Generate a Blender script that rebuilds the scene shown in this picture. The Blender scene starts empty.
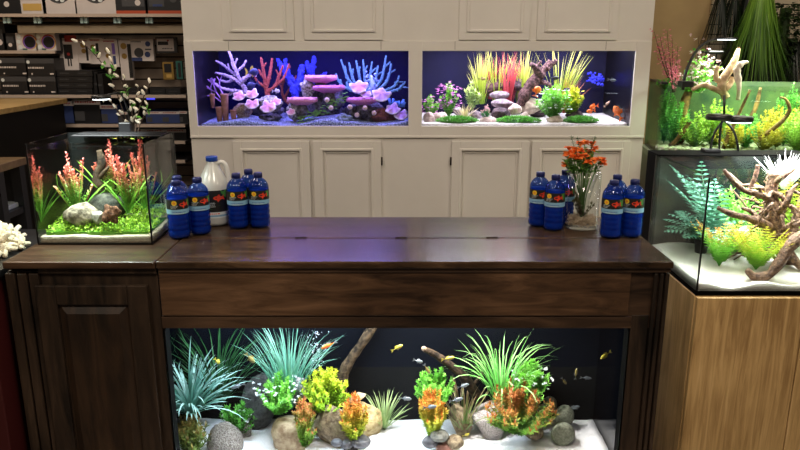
import bpy, math, random
from mathutils import Vector, noise, Matrix
R = math.radians
sc = bpy.context.scene
COL = sc.collection
PI = math.pi

# ------------------------------------------------------------------ camera
F = 700.0
PITCH = math.atan(180 / 700)
CZ = 1.6
cp, sp = math.cos(PITCH), math.sin(PITCH)
cam = bpy.data.cameras.new('camera')
cam.sensor_width = 36
cam.lens = 36 * F / 800
cam.clip_start = .02
co = bpy.data.objects.new('camera', cam)
COL.objects.link(co)
co.location = (0, 0, CZ)
co.rotation_euler = (PI / 2 - PITCH, 0, 0)
sc.camera = co

def ray(px, py):
    u = (px - 400) / F; v = (225 - py) / F
    return Vector((u, cp + v * sp, -sp + v * cp))
def at(px, py, Y):
    d = ray(px, py)
    return Vector((0, 0, CZ)) + d * (Y / d.y)
def G(px, py, z):
    d = ray(px, py)
    return Vector((0, 0, CZ)) + d * ((z - CZ) / d.z)
def mp(Y, py=225):                       # metres per pixel at depth Y
    return Y / ray(400, py).y / F

# ------------------------------------------------------------------ materials
MATS = {}
def newmat(name):
    m = bpy.data.materials.new(name); m.use_nodes = True
    nt = m.node_tree
    return m, nt, nt.nodes['Principled BSDF'], nt.nodes['Material Output']
def c4(c): return (c[0], c[1], c[2], 1)
def noise_tex(nt, scale, detail=4, vec=None, rough=.6):
    n = nt.nodes.new('ShaderNodeTexNoise'); n.inputs['Scale'].default_value = scale
    n.inputs['Detail'].default_value = detail; n.inputs['Roughness'].default_value = rough
    if vec is None:
        tc = nt.nodes.new('ShaderNodeTexCoord'); vec = tc.outputs['Object']
    nt.links.new(vec, n.inputs['Vector'])
    return n
def bump(nt, b, src, strength, dist=.01):
    bn = nt.nodes.new('ShaderNodeBump'); bn.inputs['Strength'].default_value = strength
    bn.inputs['Distance'].default_value = dist
    nt.links.new(src, bn.inputs['Height']); nt.links.new(bn.outputs['Normal'], b.inputs['Normal'])
def M(name, c, rough=.5, metal=0, c2=None, ns=20, bs=0, coat=0, spec=None, detail=4, lo=.38, hi=.62):
    if name in MATS: return MATS[name]
    m, nt, b, out = newmat(name)
    b.inputs['Base Color'].default_value = c4(c); b.inputs['Roughness'].default_value = rough
    b.inputs['Metallic'].default_value = metal; b.inputs['Coat Weight'].default_value = coat
    if spec is not None: b.inputs['Specular IOR Level'].default_value = spec
    if c2 is not None or bs:
        n = noise_tex(nt, ns, detail)
        if c2 is not None:
            r = nt.nodes.new('ShaderNodeValToRGB')
            r.color_ramp.elements[0].position = lo; r.color_ramp.elements[1].position = hi
            r.color_ramp.elements[0].color = c4(c); r.color_ramp.elements[1].color = c4(c2)
            nt.links.new(n.outputs['Fac'], r.inputs['Fac']); nt.links.new(r.outputs['Color'], b.inputs['Base Color'])
        if bs: bump(nt, b, n.outputs['Fac'], bs)
    MATS[name] = m; return m
def E(name, c, s):
    if name in MATS: return MATS[name]
    m, nt, b, out = newmat(name)
    b.inputs['Base Color'].default_value = (0.8, .8, .8, 1)
    b.inputs['Emission Color'].default_value = c4(c); b.inputs['Emission Strength'].default_value = s
    MATS[name] = m; return m
def wood(name, cols, stretch, scale=3, rough=.35, coat=.0, bs=.15):
    m, nt, b, out = newmat(name)
    tc = nt.nodes.new('ShaderNodeTexCoord'); mpn = nt.nodes.new('ShaderNodeMapping')
    mpn.inputs['Scale'].default_value = stretch
    nt.links.new(tc.outputs['Object'], mpn.inputs['Vector'])
    n = noise_tex(nt, scale, 7, mpn.outputs['Vector'], .62)
    n.inputs['Distortion'].default_value = .9
    n2 = noise_tex(nt, 1.7, 3)
    mx = nt.nodes.new('ShaderNodeMix'); mx.data_type = 'FLOAT'; mx.inputs[0].default_value = .45
    nt.links.new(n.outputs['Fac'], mx.inputs[2]); nt.links.new(n2.outputs['Fac'], mx.inputs[3])
    b.inputs['Specular IOR Level'].default_value = .35
    r = nt.nodes.new('ShaderNodeValToRGB'); el = r.color_ramp.elements
    el[0].position = .36; el[0].color = c4(cols[0]); el[1].position = .64; el[1].color = c4(cols[-1])
    if len(cols) == 3:
        e = el.new(.5); e.color = c4(cols[1])
    nt.links.new(mx.outputs[0], r.inputs['Fac']); nt.links.new(r.outputs['Color'], b.inputs['Base Color'])
    b.inputs['Roughness'].default_value = rough; b.inputs['Coat Weight'].default_value = coat
    b.inputs['Coat Roughness'].default_value = .12
    bump(nt, b, n.outputs['Fac'], bs, .004)
    MATS[name] = m; return m
def clear(name, tint=(1, 1, 1), refl=1.0, rough=.01, ior=1.45):
    """thin clear pane: straight-through transmission with fresnel reflection"""
    if name in MATS: return MATS[name]
    m, nt, b, out = newmat(name); nt.nodes.remove(b)
    t = nt.nodes.new('ShaderNodeBsdfTransparent'); t.inputs['Color'].default_value = c4(tint)
    g = nt.nodes.new('ShaderNodeBsdfGlossy'); g.inputs['Roughness'].default_value = rough
    fr = nt.nodes.new('ShaderNodeLayerWeight'); fr.inputs['Blend'].default_value = .5
    pw = nt.nodes.new('ShaderNodeMath'); pw.operation = 'POWER'; pw.inputs[1].default_value = 5
    nt.links.new(fr.outputs['Facing'], pw.inputs[0])
    mu = nt.nodes.new('ShaderNodeMath'); mu.operation = 'MULTIPLY_ADD'; mu.inputs[1].default_value = .8 * refl; mu.inputs[2].default_value = .035 * refl
    mx = nt.nodes.new('ShaderNodeMixShader')
    nt.links.new(pw.outputs[0], mu.inputs[0]); nt.links.new(mu.outputs[0], mx.inputs[0])
    nt.links.new(t.outputs[0], mx.inputs[1]); nt.links.new(g.outputs[0], mx.inputs[2])
    nt.links.new(mx.outputs[0], out.inputs['Surface'])
    MATS[name] = m; return m
def tinted(name, c, alpha, rough=.12, tint=None):
    """coloured see-through plastic"""
    if name in MATS: return MATS[name]
    m, nt, b, out = newmat(name)
    b.inputs['Base Color'].default_value = c4(c); b.inputs['Roughness'].default_value = rough
    b.inputs['Coat Weight'].default_value = .5
    t = nt.nodes.new('ShaderNodeBsdfTransparent')
    t.inputs['Color'].default_value = c4(tint or [.25 + .75 * x for x in c])
    mx = nt.nodes.new('ShaderNodeMixShader'); mx.inputs[0].default_value = alpha
    nt.links.new(t.outputs[0], mx.inputs[1]); nt.links.new(b.outputs[0], mx.inputs[2])
    nt.links.new(mx.outputs[0], out.inputs['Surface'])
    MATS[name] = m; return m
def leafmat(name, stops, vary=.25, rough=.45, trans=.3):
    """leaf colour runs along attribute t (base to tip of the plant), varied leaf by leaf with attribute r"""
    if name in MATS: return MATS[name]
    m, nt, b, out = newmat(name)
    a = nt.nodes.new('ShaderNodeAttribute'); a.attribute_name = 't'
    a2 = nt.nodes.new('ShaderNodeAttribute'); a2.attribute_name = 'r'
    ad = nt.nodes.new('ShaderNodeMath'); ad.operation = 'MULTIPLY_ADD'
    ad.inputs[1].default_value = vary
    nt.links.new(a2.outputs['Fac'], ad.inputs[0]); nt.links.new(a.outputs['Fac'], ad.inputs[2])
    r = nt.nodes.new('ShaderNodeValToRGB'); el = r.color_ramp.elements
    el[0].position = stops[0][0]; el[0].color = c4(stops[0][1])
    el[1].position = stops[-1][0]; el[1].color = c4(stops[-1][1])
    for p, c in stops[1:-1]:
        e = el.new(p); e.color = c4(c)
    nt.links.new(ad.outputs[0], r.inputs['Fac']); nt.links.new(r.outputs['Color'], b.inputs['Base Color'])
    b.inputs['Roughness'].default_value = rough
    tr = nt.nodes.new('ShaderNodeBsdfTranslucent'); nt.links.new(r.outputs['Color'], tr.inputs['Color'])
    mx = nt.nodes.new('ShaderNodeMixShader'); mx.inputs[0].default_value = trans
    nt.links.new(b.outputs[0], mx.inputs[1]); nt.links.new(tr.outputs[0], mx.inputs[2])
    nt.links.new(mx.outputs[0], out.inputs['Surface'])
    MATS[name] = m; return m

# ------------------------------------------------------------------ mesh builder
class MB:
    def __init__(s, seed=0):
        s.v = []; s.f = []; s.t = []; s.r = []; s.m = []; s.rng = random.Random(seed)
    def add(s, vs, fs, t=None, r=0, m=0):
        b = len(s.v); s.v += [Vector(v) for v in vs]
        s.t += (t if t is not None else [0] * len(vs)); s.r += [r] * len(vs)
        s.f += [tuple(b + i for i in f) for f in fs]; s.m += [m] * len(fs)
    def box(s, x0, y0, z0, x1, y1, z1, m=0):
        s.add([(x0, y0, z0), (x1, y0, z0), (x1, y1, z0), (x0, y1, z0), (x0, y0, z1), (x1, y0, z1), (x1, y1, z1), (x0, y1, z1)],
              [(0, 3, 2, 1), (4, 5, 6, 7), (0, 1, 5, 4), (1, 2, 6, 5), (2, 3, 7, 6), (3, 0, 4, 7)], m=m)
        return s
    def prism(s, pts, z0, z1, m=0):
        n = len(pts)
        s.add([(x, y, z0) for x, y in pts] + [(x, y, z1) for x, y in pts],
              [tuple(range(n))[::-1], tuple(range(n, 2 * n))] + [(i, (i + 1) % n, n + (i + 1) % n, n + i) for i in range(n)], m=m)
        return s
    def raised(s, x0, z0, x1, z1, y, d, e, m=0):
        """raised panel on a face at y: outer rectangle at y, inner one stands d nearer, e in from the edge"""
        s.add([(x0, y, z0), (x1, y, z0), (x1, y, z1), (x0, y, z1), (x0 + e, y - d, z0 + e), (x1 - e, y - d, z0 + e), (x1 - e, y - d, z1 - e), (x0 + e, y - d, z1 - e)],
              [(4, 5, 6, 7), (0, 1, 5, 4), (1, 2, 6, 5), (2, 3, 7, 6), (3, 0, 4, 7)], m=m)
        return s
    def rect_ring(s, x0, z0, x1, z1, w, y0, y1, m=0):
        s.box(x0, y0, z0, x0 + w, y1, z1, m); s.box(x1 - w, y0, z0, x1, y1, z1, m)
        s.box(x0 + w, y0, z1 - w, x1 - w, y1, z1, m); s.box(x0 + w, y0, z0, x1 - w, y1, z0 + w, m)
        return s
    def tube(s, pts, rad, n=7, t0=0, t1=1, r=0, m=0, cap=True):
        pts = [Vector(p) for p in pts]; k = len(pts)
        if not hasattr(rad, '__len__'): rad = [rad] * k
        vs = []; ts = []; up = Vector((.13, .2, .97))
        for i, p in enumerate(pts):
            d = (pts[min(i + 1, k - 1)] - pts[max(i - 1, 0)])
            d = d.normalized() if d.length > 1e-9 else Vector((0, 0, 1))
            a = d.cross(up)
            if a.length < .05: a = d.cross(Vector((1, 0, 0)))
            a.normalize(); b = d.cross(a)
            for j in range(n):
                an = 2 * PI * j / n
                vs.append(p + (a * math.cos(an) + b * math.sin(an)) * rad[i]); ts.append(t0 + (t1 - t0) * i / max(1, k - 1))
        fs = [(i * n + j, i * n + (j + 1) % n, (i + 1) * n + (j + 1) % n, (i + 1) * n + j) for i in range(k - 1) for j in range(n)]
        if cap: fs += [tuple(range(n))[::-1], tuple(range((k - 1) * n, k * n))]
        s.add(vs, fs, ts, r, m); return s
    def lathe(s, prof, c=(0, 0, 0), n=24, m=0, sx=1, sy=1):
        vs = []; k = len(prof)
        for r_, z in prof:
            for j in range(n):
                a = 2 * PI * j / n
                vs.append((c[0] + r_ * sx * math.cos(a), c[1] + r_ * sy * math.sin(a), c[2] + z))
        fs = [(i * n + j, i * n + (j + 1) % n, (i + 1) * n + (j + 1) % n, (i + 1) * n + j) for i in range(k - 1) for j in range(n)]
        if prof[0][0] > 1e-6: fs.append(tuple(range(n))[::-1])
        if prof[-1][0] > 1e-6: fs.append(tuple(range((k - 1) * n, k * n)))
        s.add(vs, fs, m=m); return s
    def ball(s, c, rx, ry=None, rz=None, nu=10, nv=7, t=0, r=0, m=0):
        ry = rx if ry is None else ry; rz = rx if rz is None else rz
        vs = [(c[0], c[1], c[2] - rz)]
        for i in range(1, nv):
            a = -PI / 2 + PI * i / nv
            for j in range(nu):
                b = 2 * PI * j / nu
                vs.append((c[0] + rx * math.cos(a) * math.cos(b), c[1] + ry * math.cos(a) * math.sin(b), c[2] + rz * math.sin(a)))
        vs.append((c[0], c[1], c[2] + rz)); L = len(vs) - 1
        fs = [(0, 1 + (j + 1) % nu, 1 + j) for j in range(nu)]
        for i in range(nv - 2):
            for j in range(nu):
                a = 1 + i * nu + j; b = 1 + i * nu + (j + 1) % nu
                fs.append((a, b, b + nu, a + nu))
        fs += [(1 + (nv - 2) * nu + j, 1 + (nv - 2) * nu + (j + 1) % nu, L) for j in range(nu)]
        s.add(vs, fs, [t] * len(vs), r, m); return s
    def blade(s, p, az, L, lean, w, droop, n=6, t0=0, t1=1):
        """curved strap leaf"""
        r = s.rng.random(); p = Vector(p); h = Vector((math.cos(az), math.sin(az), 0)); side = Vector((-h.y, h.x, 0))
        twist = s.rng.uniform(-.9, .9); a = lean; vs = []; ts = []
        for i in range(n + 1):
            q = i / n; ww = w * (min(1, .45 + q * 2) * (1 - q ** 3)) * .5 + 1e-5
            tw = twist * q; dirv = Vector((0, 0, 1)) * math.cos(a) + h * math.sin(a)
            sd = side * math.cos(tw) + dirv.cross(side) * math.sin(tw)
            vs += [p - sd * ww, p + sd * ww]; ts += [t0 + (t1 - t0) * q] * 2
            p = p + dirv * (L / n); a = min(a + droop / n * (.5 + 1.5 * q), 2.9)
        s.add(vs, [(2 * i, 2 * i + 1, 2 * i + 3, 2 * i + 2) for i in range(n)], ts, r); return s
    def leaf(s, p, d, L, w, up=None, t=0.5, t1=None, m=0):
        p = Vector(p); d = Vector(d).normalized(); r = s.rng.random()
        if up is None: up = Vector((s.rng.uniform(-.6, .6), s.rng.uniform(-.6, .6), 1))
        sd = d.cross(up)
        if sd.length < .02: sd = d.cross(Vector((1, 0, 0)))
        sd.normalize(); nn = sd.cross(d)
        t1 = t if t1 is None else t1
        s.add([p, p + d * L * .45 + sd * w * .5 + nn * w * .12, p + d * L - nn * L * .12, p + d * L * .45 - sd * w * .5 + nn * w * .12, p + d * L * .5],
              [(0, 4, 1), (1, 4, 2), (2, 4, 3), (3, 4, 0)], [t, (t + t1) / 2, t1, (t + t1) / 2, (t + t1) / 2], r, m); return s
    def build(s, name, mat, parent=None, smooth=True, bevel=0, sub=0, solid=0, origin=None):
        me = bpy.data.meshes.new(name)
        if parent is not None: off = parent.location.copy() if not parent.parent else parent.location + parent.parent.location
        elif origin is not None: off = Vector(origin)
        else:
            xs = [v.x for v in s.v]; ys = [v.y for v in s.v]; zs = [v.z for v in s.v]
            off = Vector(((min(xs) + max(xs)) / 2, (min(ys) + max(ys)) / 2, min(zs)))
        me.from_pydata([tuple(v - off) for v in s.v], [], s.f)
        for mt in (mat if isinstance(mat, (list, tuple)) else [mat]): me.materials.append(mt)
        me.polygons.foreach_set('material_index', s.m)
        if smooth: me.polygons.foreach_set('use_smooth', [True] * len(s.f))
        a = me.attributes.new('t', 'FLOAT', 'POINT'); a.data.foreach_set('value', s.t)
        a = me.attributes.new('r', 'FLOAT', 'POINT'); a.data.foreach_set('value', s.r)
        me.update()
        o = bpy.data.objects.new(name, me); COL.objects.link(o)
        if parent is not None: o.parent = parent
        else: o.location = off
        if solid:
            md = o.modifiers.new('solid', 'SOLIDIFY'); md.thickness = solid
        if bevel:
            md = o.modifiers.new('bevel', 'BEVEL'); md.width = bevel; md.segments = 2; md.limit_method = 'ANGLE'
            md.harden_normals = False
        if sub:
            md = o.modifiers.new('sub', 'SUBSURF'); md.levels = sub; md.render_levels = sub
        return o
def tag(o, label=None, cat=None, group=None, kind=None):
    if label: o['label'] = label
    if cat: o['category'] = cat
    if group: o['group'] = group
    if kind: o['kind'] = kind
    return o
def thing(name, label, cat, loc=(0, 0, 0), group=None):
    o = bpy.data.objects.new(name, None); COL.objects.link(o); o.location = loc; o.empty_display_size = .05
    return tag(o, label, cat, group)
def copy_tree(o, parent=None):
    c = o.copy(); COL.objects.link(c); c.parent = parent
    for ch in list(o.children): copy_tree(ch, c)
    return c
def BX(x0, y0, z0, x1, y1, z1): return MB().box(x0, y0, z0, x1, y1, z1)

# ------------------------------------------------------------------ common materials
white_paint = M('white_paint', (.71, .67, .615), .42, c2=(.75, .71, .655), ns=3, bs=.02)
dark_wood = wood('dark_walnut', [(.012, .007, .0045), (.055, .030, .017), (.12, .068, .038)], (1.2, 6, 9), 2.6, .38, .3)
dark_wood_v = wood('dark_walnut_upright', [(.008, .0055, .004), (.036, .022, .0135), (.078, .048, .030)], (9, 6, 1.2), 2.6, .42, .15)
top_wood = wood('polished_walnut_top', [(.010, .006, .0035), (.050, .028, .015), (.14, .082, .044)], (1.6, 16, 8), 3.4, .24, .10, .08)
apron_wood = wood('walnut_apron', [(.022, .011, .006), (.085, .044, .022), (.17, .092, .048)], (1.3, 6, 9), 3.2, .4, .2)
oak = wood('light_oak', [(.34, .20, .075), (.60, .385, .16), (.78, .54, .26)], (20, 14, 1.2), 2.8, .5)
black = M('black_plastic', (.008, .008, .009), .35)
black_matte = M('black_matte', (.006, .006, .007), .8)
silicone = M('black_silicone', (.004, .004, .004), .3)
glass = clear('aquarium_glass', (.985, .995, .99), .8)
glass_thick = clear('vase_glass', (.975, .99, .985), .9)
water_m = clear('aquarium_water', (.95, .99, .97), .5, .03, 1.33)
water_g = clear('green_tinted_water', (.84, .95, .80), .6, .05, 1.33)
white_sand = M('white_sand', (.80, .80, .82), .9, c2=(.88, .88, .90), ns=200, bs=.3)

# ------------------------------------------------------------------ room
def struct(name, mb, mat, **k):
    o = mb.build(name, mat, smooth=False, **k); o['kind'] = 'structure'; return o
struct('floor', BX(-3.4, -1.6, -.05, 3.2, 5.4, 0), M('floor_vinyl', (.05, .04, .035), .4, c2=(.07, .055, .045), ns=4))
struct('ceiling', BX(-3.4, -1.6, 3.0, 3.2, 5.4, 3.05), M('ceiling_paint', (.35, .33, .30), .9, c2=(.38, .36, .33), ns=5))
struct('wall_left', BX(-3.45, -1.6, 0, -3.4, 5.4, 3), M('side_wall_paint', (.20, .17, .14), .8, c2=(.23, .19, .16), ns=3))
struct('wall_right', BX(3.2, -1.6, 0, 3.25, 5.4, 3), MATS['side_wall_paint'])
struct('wall_front', BX(-3.4, -1.65, 0, 3.2, -1.6, 3), MATS['side_wall_paint'])
struct('wall_back', BX(-3.4, 5.35, 0, 3.2, 5.4, 3), MATS['side_wall_paint'])
tan = M('tan_wall_paint', (.38, .26, .12), .75, c2=(.46, .32, .155), ns=2.2, bs=.03)
xt = at(709, 20, 4.3).x
struct('wall_tan', BX(1.1, 4.3, 0, xt, 4.36, 3), tan)

EXPO = 0.0
def area(name, loc, size, energy, color=(1, 1, 1), rot=(0, 0, 0), sy=None, spread=None):
    l = bpy.data.lights.new(name, 'AREA'); l.energy = energy; l.color = color; l.size = size
    if sy: l.shape = 'RECTANGLE'; l.size_y = sy
    if spread: l.spread = spread
    o = bpy.data.objects.new(name, l); COL.objects.link(o); o.location = loc; o.rotation_euler = rot
    return o
def spot(name, loc, target, energy, angle, color=(1, 1, 1), blend=.6, rad=.05):
    l = bpy.data.lights.new(name, 'SPOT'); l.energy = energy; l.color = color; l.spot_size = R(angle); l.spot_blend = blend
    l.shadow_soft_size = rad
    o = bpy.data.objects.new(name, l); COL.objects.link(o); o.location = loc
    o.rotation_euler = (Vector(target) - Vector(loc)).to_track_quat('-Z', 'Y').to_euler()
    return o

# ------------------------------------------------------------------ white built-in cabinet holding the two wall aquariums
WY = 3.4
def wx(px, py=100): return at(px, py, WY).x
def wz(py): return at(400, py, WY).z
bx0, bx1 = wx(181, 10), wx(655, 10)
T1 = (wx(196), wx(408.5)); T2 = (wx(422), wx(632)); TZ0, TZ1 = wz(126), wz(51)
bc = thing('built_in_cabinet', 'white panelled built-in cabinet wall framing the two wall aquariums', 'cabinet', ((bx0 + bx1) / 2, WY, 0))
m = MB()
zc = wz(41); zb = wz(137)
m.box(bx0, WY, zb, T1[0], WY + .010, zc); m.box(T1[1], WY, zb, T2[0], WY + .010, zc); m.box(T2[1], WY, zb, bx1, WY + .010, zc)
m.box(T1[0], WY, TZ1, T1[1], WY + .010, zc); m.box(T2[0], WY, TZ1, T2[1], WY + .010, zc)
m.box(T1[0], WY, zb, T1[1], WY + .010, TZ0); m.box(T2[0], WY, zb, T2[1], WY + .010, TZ0)
m.box(bx0, WY + .008, 0, bx1, WY + .03, zb)                       # lower sheet
m.box(bx0, WY + .006, zc, bx1, WY + .03, 2.5)                     # upper sheet
m.box(bx0, WY + .03, 0, bx0 + .02, WY + .62, 2.5); m.box(bx1 - .02, WY + .03, 0, bx1, WY + .62, 2.5)
m.box(bx0, WY + .60, 0, bx1, WY + .62, 2.5)
m.box(bx0, WY - .004, zb - .004, bx1, WY + .01, zb + .006)        # shadow line bead
m.box(bx0, WY - .012, 0, bx1, WY + .01, .10)
m.build('face_frame', white_paint, bc, smooth=False, bevel=.0015)
for a in (228.5, 381, 455, 606):
    p = MB(); xx = wx(a, 46); p.box(xx - .001, WY - .001, TZ1 + .006, xx + .001, WY, zc - .002)
    p.build('joint_line', M('joint_shadow', (.2, .17, .14), .8), bc, smooth=False)
for a, b in ((222, 294), (304, 383), (459, 530), (537, 618)):
    p = MB(); xa, xb = wx(a, 25), wx(b, 25)
    p.box(xa, WY - .004, zc + .004, xb, WY + .007, 2.46)
    o = p.build('upper_panel', white_paint, bc, smooth=False, bevel=.002)
    q = MB().rect_ring(xa + .035, zc + .04, xb - .035, 2.42, .012, WY - .012, WY - .003)
    q.build('moulding', white_paint, o, smooth=False, bevel=.003)
for a, b, hs in ((234, 310, 0), (313.5, 381, 1), (451.5, 528, -1), (531, 629, 0)):
    p = MB(); xa, xb = wx(a, 160), wx(b, 160); zt = zb - .018
    fw = .04
    p.rect_ring(xa, .12, xb, zt, fw, WY - .014, WY + .006)
    p.box(xa + fw, WY - .002, .12 + fw, xb - fw, WY + .006, zt - fw)
    o = p.build('door', white_paint, bc, smooth=False, bevel=.002)
    q = MB().rect_ring(xa + fw - .004, .12 + fw, xb - fw + .004, zt - fw + .004, .012, WY - .018, WY - .002)
    q.rect_ring(xa + fw + .016, .12 + fw + .02, xb - fw - .016, zt - fw - .016, .006, WY - .008, WY - .001)
    q.build('panel_moulding', white_paint, o, smooth=False, bevel=.003)
    if hs:
        hx = xb + .004 if hs > 0 else xa - .004
        h = MB(); zz = wz(161); h.tube([(hx, WY - .008, zz - .02), (hx, WY - .008, zz + .02)], .0045, 8)
        h.build('hinge', M('dark_bronze', (.03, .02, .015), .4, .8), o)

def wall_tank(x0, x1, label, back, litcol, energy, energy_noise):
    t = thing('wall_aquarium', label, 'aquarium', ((x0 + x1) / 2, WY + .03, TZ0 - .02))
    a0, a1 = x0 - .012, x1 + .012; y0, y1 = WY + .012, WY + .50; z0, z1 = TZ0 - .02, TZ1 + .10
    MB().box(a0, y0 + .01, z0, a1, y1, z0 + .01).build('bottom_panel', black, t, smooth=False)
    MB().box(a0, y1 - .008, z0 + .01, a1, y1, z1).build('back_panel', back, t, smooth=False)
    for xa, xb in ((a0, a0 + .008), (a1 - .008, a1)):
        MB().box(xa, y0 + .01, z0 + .01, xb, y1 - .008, z1).build('side_panel', M('black_side_panel', (.002, .002, .006), .35, spec=.2), t, smooth=False)
    MB().box(a0, y0, z0, a1, y0 + .009, z1).build('front_glass', glass, t, smooth=False)
    MB().box(a0, y0 + .06, z1, a1, y1, z1 + .01).build('lid', black, t, smooth=False)
    b = MB().box(a0 + .05, y0 + .12, z1 - .03, a1 - .05, y0 + .20, z1 - .015).build('light_bar', black, t, smooth=False)
    MB().box(a0 + .06, y0 + .13, z1 - .033, a1 - .06, y0 + .19, z1 - .03).build('diode_strip', E('strip_' + label[:4], litcol, 2), b, smooth=False)
    area('tank_lamp', ((x0 + x1) / 2, y0 + .17, z1 - .04), x1 - x0 - .08, energy, litcol, sy=.12)
    return t
navy = M('navy_backdrop', (.0012, .0012, .028), .8, c2=(.002, .002, .05), ns=2.5, spec=.1)
navy2 = M('slate_blue_backdrop', (.0035, .0035, .024), .7, c2=(.006, .006, .045), ns=3, spec=.2)
wall_tank(T1[0], T1[1], 'left wall aquarium with deep blue light over a coral reef', navy, (.36, .30, 1.0), 11.5, 0)
wall_tank(T2[0], T2[1], 'right wall aquarium with white light over planted stones and driftwood', navy2, (.88, .84, 1.0), 15, 0)

# ------------------------------------------------------------------ dark walnut cabinets in the foreground
CT = G(400, 262, 0); FY = 2.0
TOP = at(400, 262, FY).z
BY = G(400, 217, TOP).y
XR = at(674.5, 262, FY).x; XS = at(155, 262, FY).x; XL = at(2, 262, FY).x
OX0, OX1, OZ = at(164, 332, FY).x - .008, at(632, 332, FY).x, at(400, 330.5, FY).z
lz_base = .166 - .012 - .05 - .001
main = thing('aquarium_cabinet', 'long dark walnut cabinet with an aquarium built into its front', 'cabinet', ((XS + XR) / 2, 2.2, 0))
hl = G(400, 238, TOP).y
tf = MB().box(XS + .001, FY, TOP - .022, XR, hl - .0015, TOP).build('top_front_board', top_wood, main, smooth=False, bevel=.004)
tb = MB().box(XS + .001, hl + .0015, TOP - .022, XR, BY, TOP).build('top_lid_board', top_wood, main, smooth=False, bevel=.003)
for px in (301, 401, 492):
    h = MB(); g = G(px, 238, TOP)
    h.box(g.x - .019, hl - .007, TOP + .0002, g.x + .019, hl + .007, TOP + .0016)
    h.tube([(g.x - .019, hl, TOP + .002), (g.x + .019, hl, TOP + .002)], .0025, 8)
    h.build('hinge', MATS['dark_bronze'], tb)
fy = FY + .02
ax0, ax1 = at(160, 290, fy).x, at(630, 290, fy).x
z271, z316 = at(400, 271, fy).z, at(400, 315, fy).z
m = MB()
m.box(XS + .004, fy - .012, TOP - .036, XR - .005, fy + .012, TOP - .022)
m.box(XS + .004, fy, OZ, XR - .02, fy + .025, TOP - .036)
m.build('upper_rail', dark_wood, main, smooth=False, bevel=.0015)
MB().box(ax0 + .002, fy - .008, z316, ax1 - .002, fy + .004, z271).build('apron_board', apron_wood, main, smooth=False, bevel=.0025)
MB().box(OX0 - .002, fy - .004, OZ, OX1 + .002, fy + .02, z316 - .004).build('lower_rail', dark_wood, main, smooth=False, bevel=.002)
MB().box(XS + .004, fy - .002, .02, OX0, fy + .03, OZ).build('stile', dark_wood_v, main, smooth=False, bevel=.002)
MB().box(OX1, fy - .002, .02, at(651, 300, fy).x - .002, fy + .03, z316).build('stile', dark_wood_v, main, smooth=False, bevel=.002)
def pilaster(x0, x1, parent, y):
    m = MB(); n = 3; g = .0065; w = (x1 - x0 - g * (n - 1)) / n
    m.box(x0, y + .004, .02, x1, y + .03, TOP - .036)
    for i in range(n):
        a = x0 + i * (w + g); m.box(a, y - .012, .02, a + w, y + .005, TOP - .04)
    return m.build('fluted_pilaster', dark_wood_v, parent, smooth=False, bevel=.0025)
px1 = at(651, 300, fy).x
pilaster(px1, XR - .006, main, fy)
m = MB(); m.box(XR - .036, fy + .03, .02, XR - .018, BY - .02, TOP - .022)
m.box(XS + .004, BY - .04, .02, XR - .036, BY - .02, TOP - .022); m.box(XS + .004, fy + .03, .02, XR - .036, BY - .04, .04)
m.box(XS + .004, fy + .03, .04, XR - .036, BY - .04, lz_base)
m.build('carcass', dark_wood_v, main, smooth=False)
left = thing('side_cabinet', 'dark walnut cabinet with one raised-panel door under the small aquarium', 'cabinet', ((XS + XL) / 2, 2.2, 0))
lt = wood('dull_walnut_top', [(.018, .010, .006), (.055, .029, .016), (.12, .068, .035)], (1.3, 14, 8), 3.0, .3, .1, .08)
MB().box(XL, FY - .002, TOP - .022, XS - .001, BY, TOP).build('top', lt, left, smooth=False, bevel=.004)
xa, xb = at(9, 290, fy).x, at(42, 290, fy).x
pilaster(xa, xb, left, fy)
m = MB(); m.box(xb, fy, .02, XS - .003, fy + .02, TOP - .022); m.box(xa, fy + .02, .02, xa + .02, BY - .02, TOP - .022)
m.box(xa + .02, BY - .04, .02, XS - .02, BY - .02, TOP - .022)
m.box(xb, fy - .01, TOP - .040, XS - .003, fy + .01, TOP - .022)
m.build('carcass', dark_wood_v, left, smooth=False, bevel=.0015)
dx0, dx1 = at(35, 290, fy).x + .008, at(149, 290, fy).x; dz = at(100, 284, fy).z
dr = MB().rect_ring(dx0, .06, dx1, dz, .062, fy - .018, fy - .001).build('door', dark_wood_v, left, smooth=False, bevel=.003)
m = MB(); m.box(dx0 + .062, fy - .008, .122, dx1 - .062, fy - .001, dz - .062)
m.raised(dx0 + .068, .128, dx1 - .068, dz - .068, fy - .008, .012, .022)
m.build('raised_panel', wood('walnut_door_panel', [(.014, .009, .006), (.04, .022, .012), (.075, .042, .022)], (9, 6, 1.2), 2.2, .4, .15), dr, smooth=False)

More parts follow.
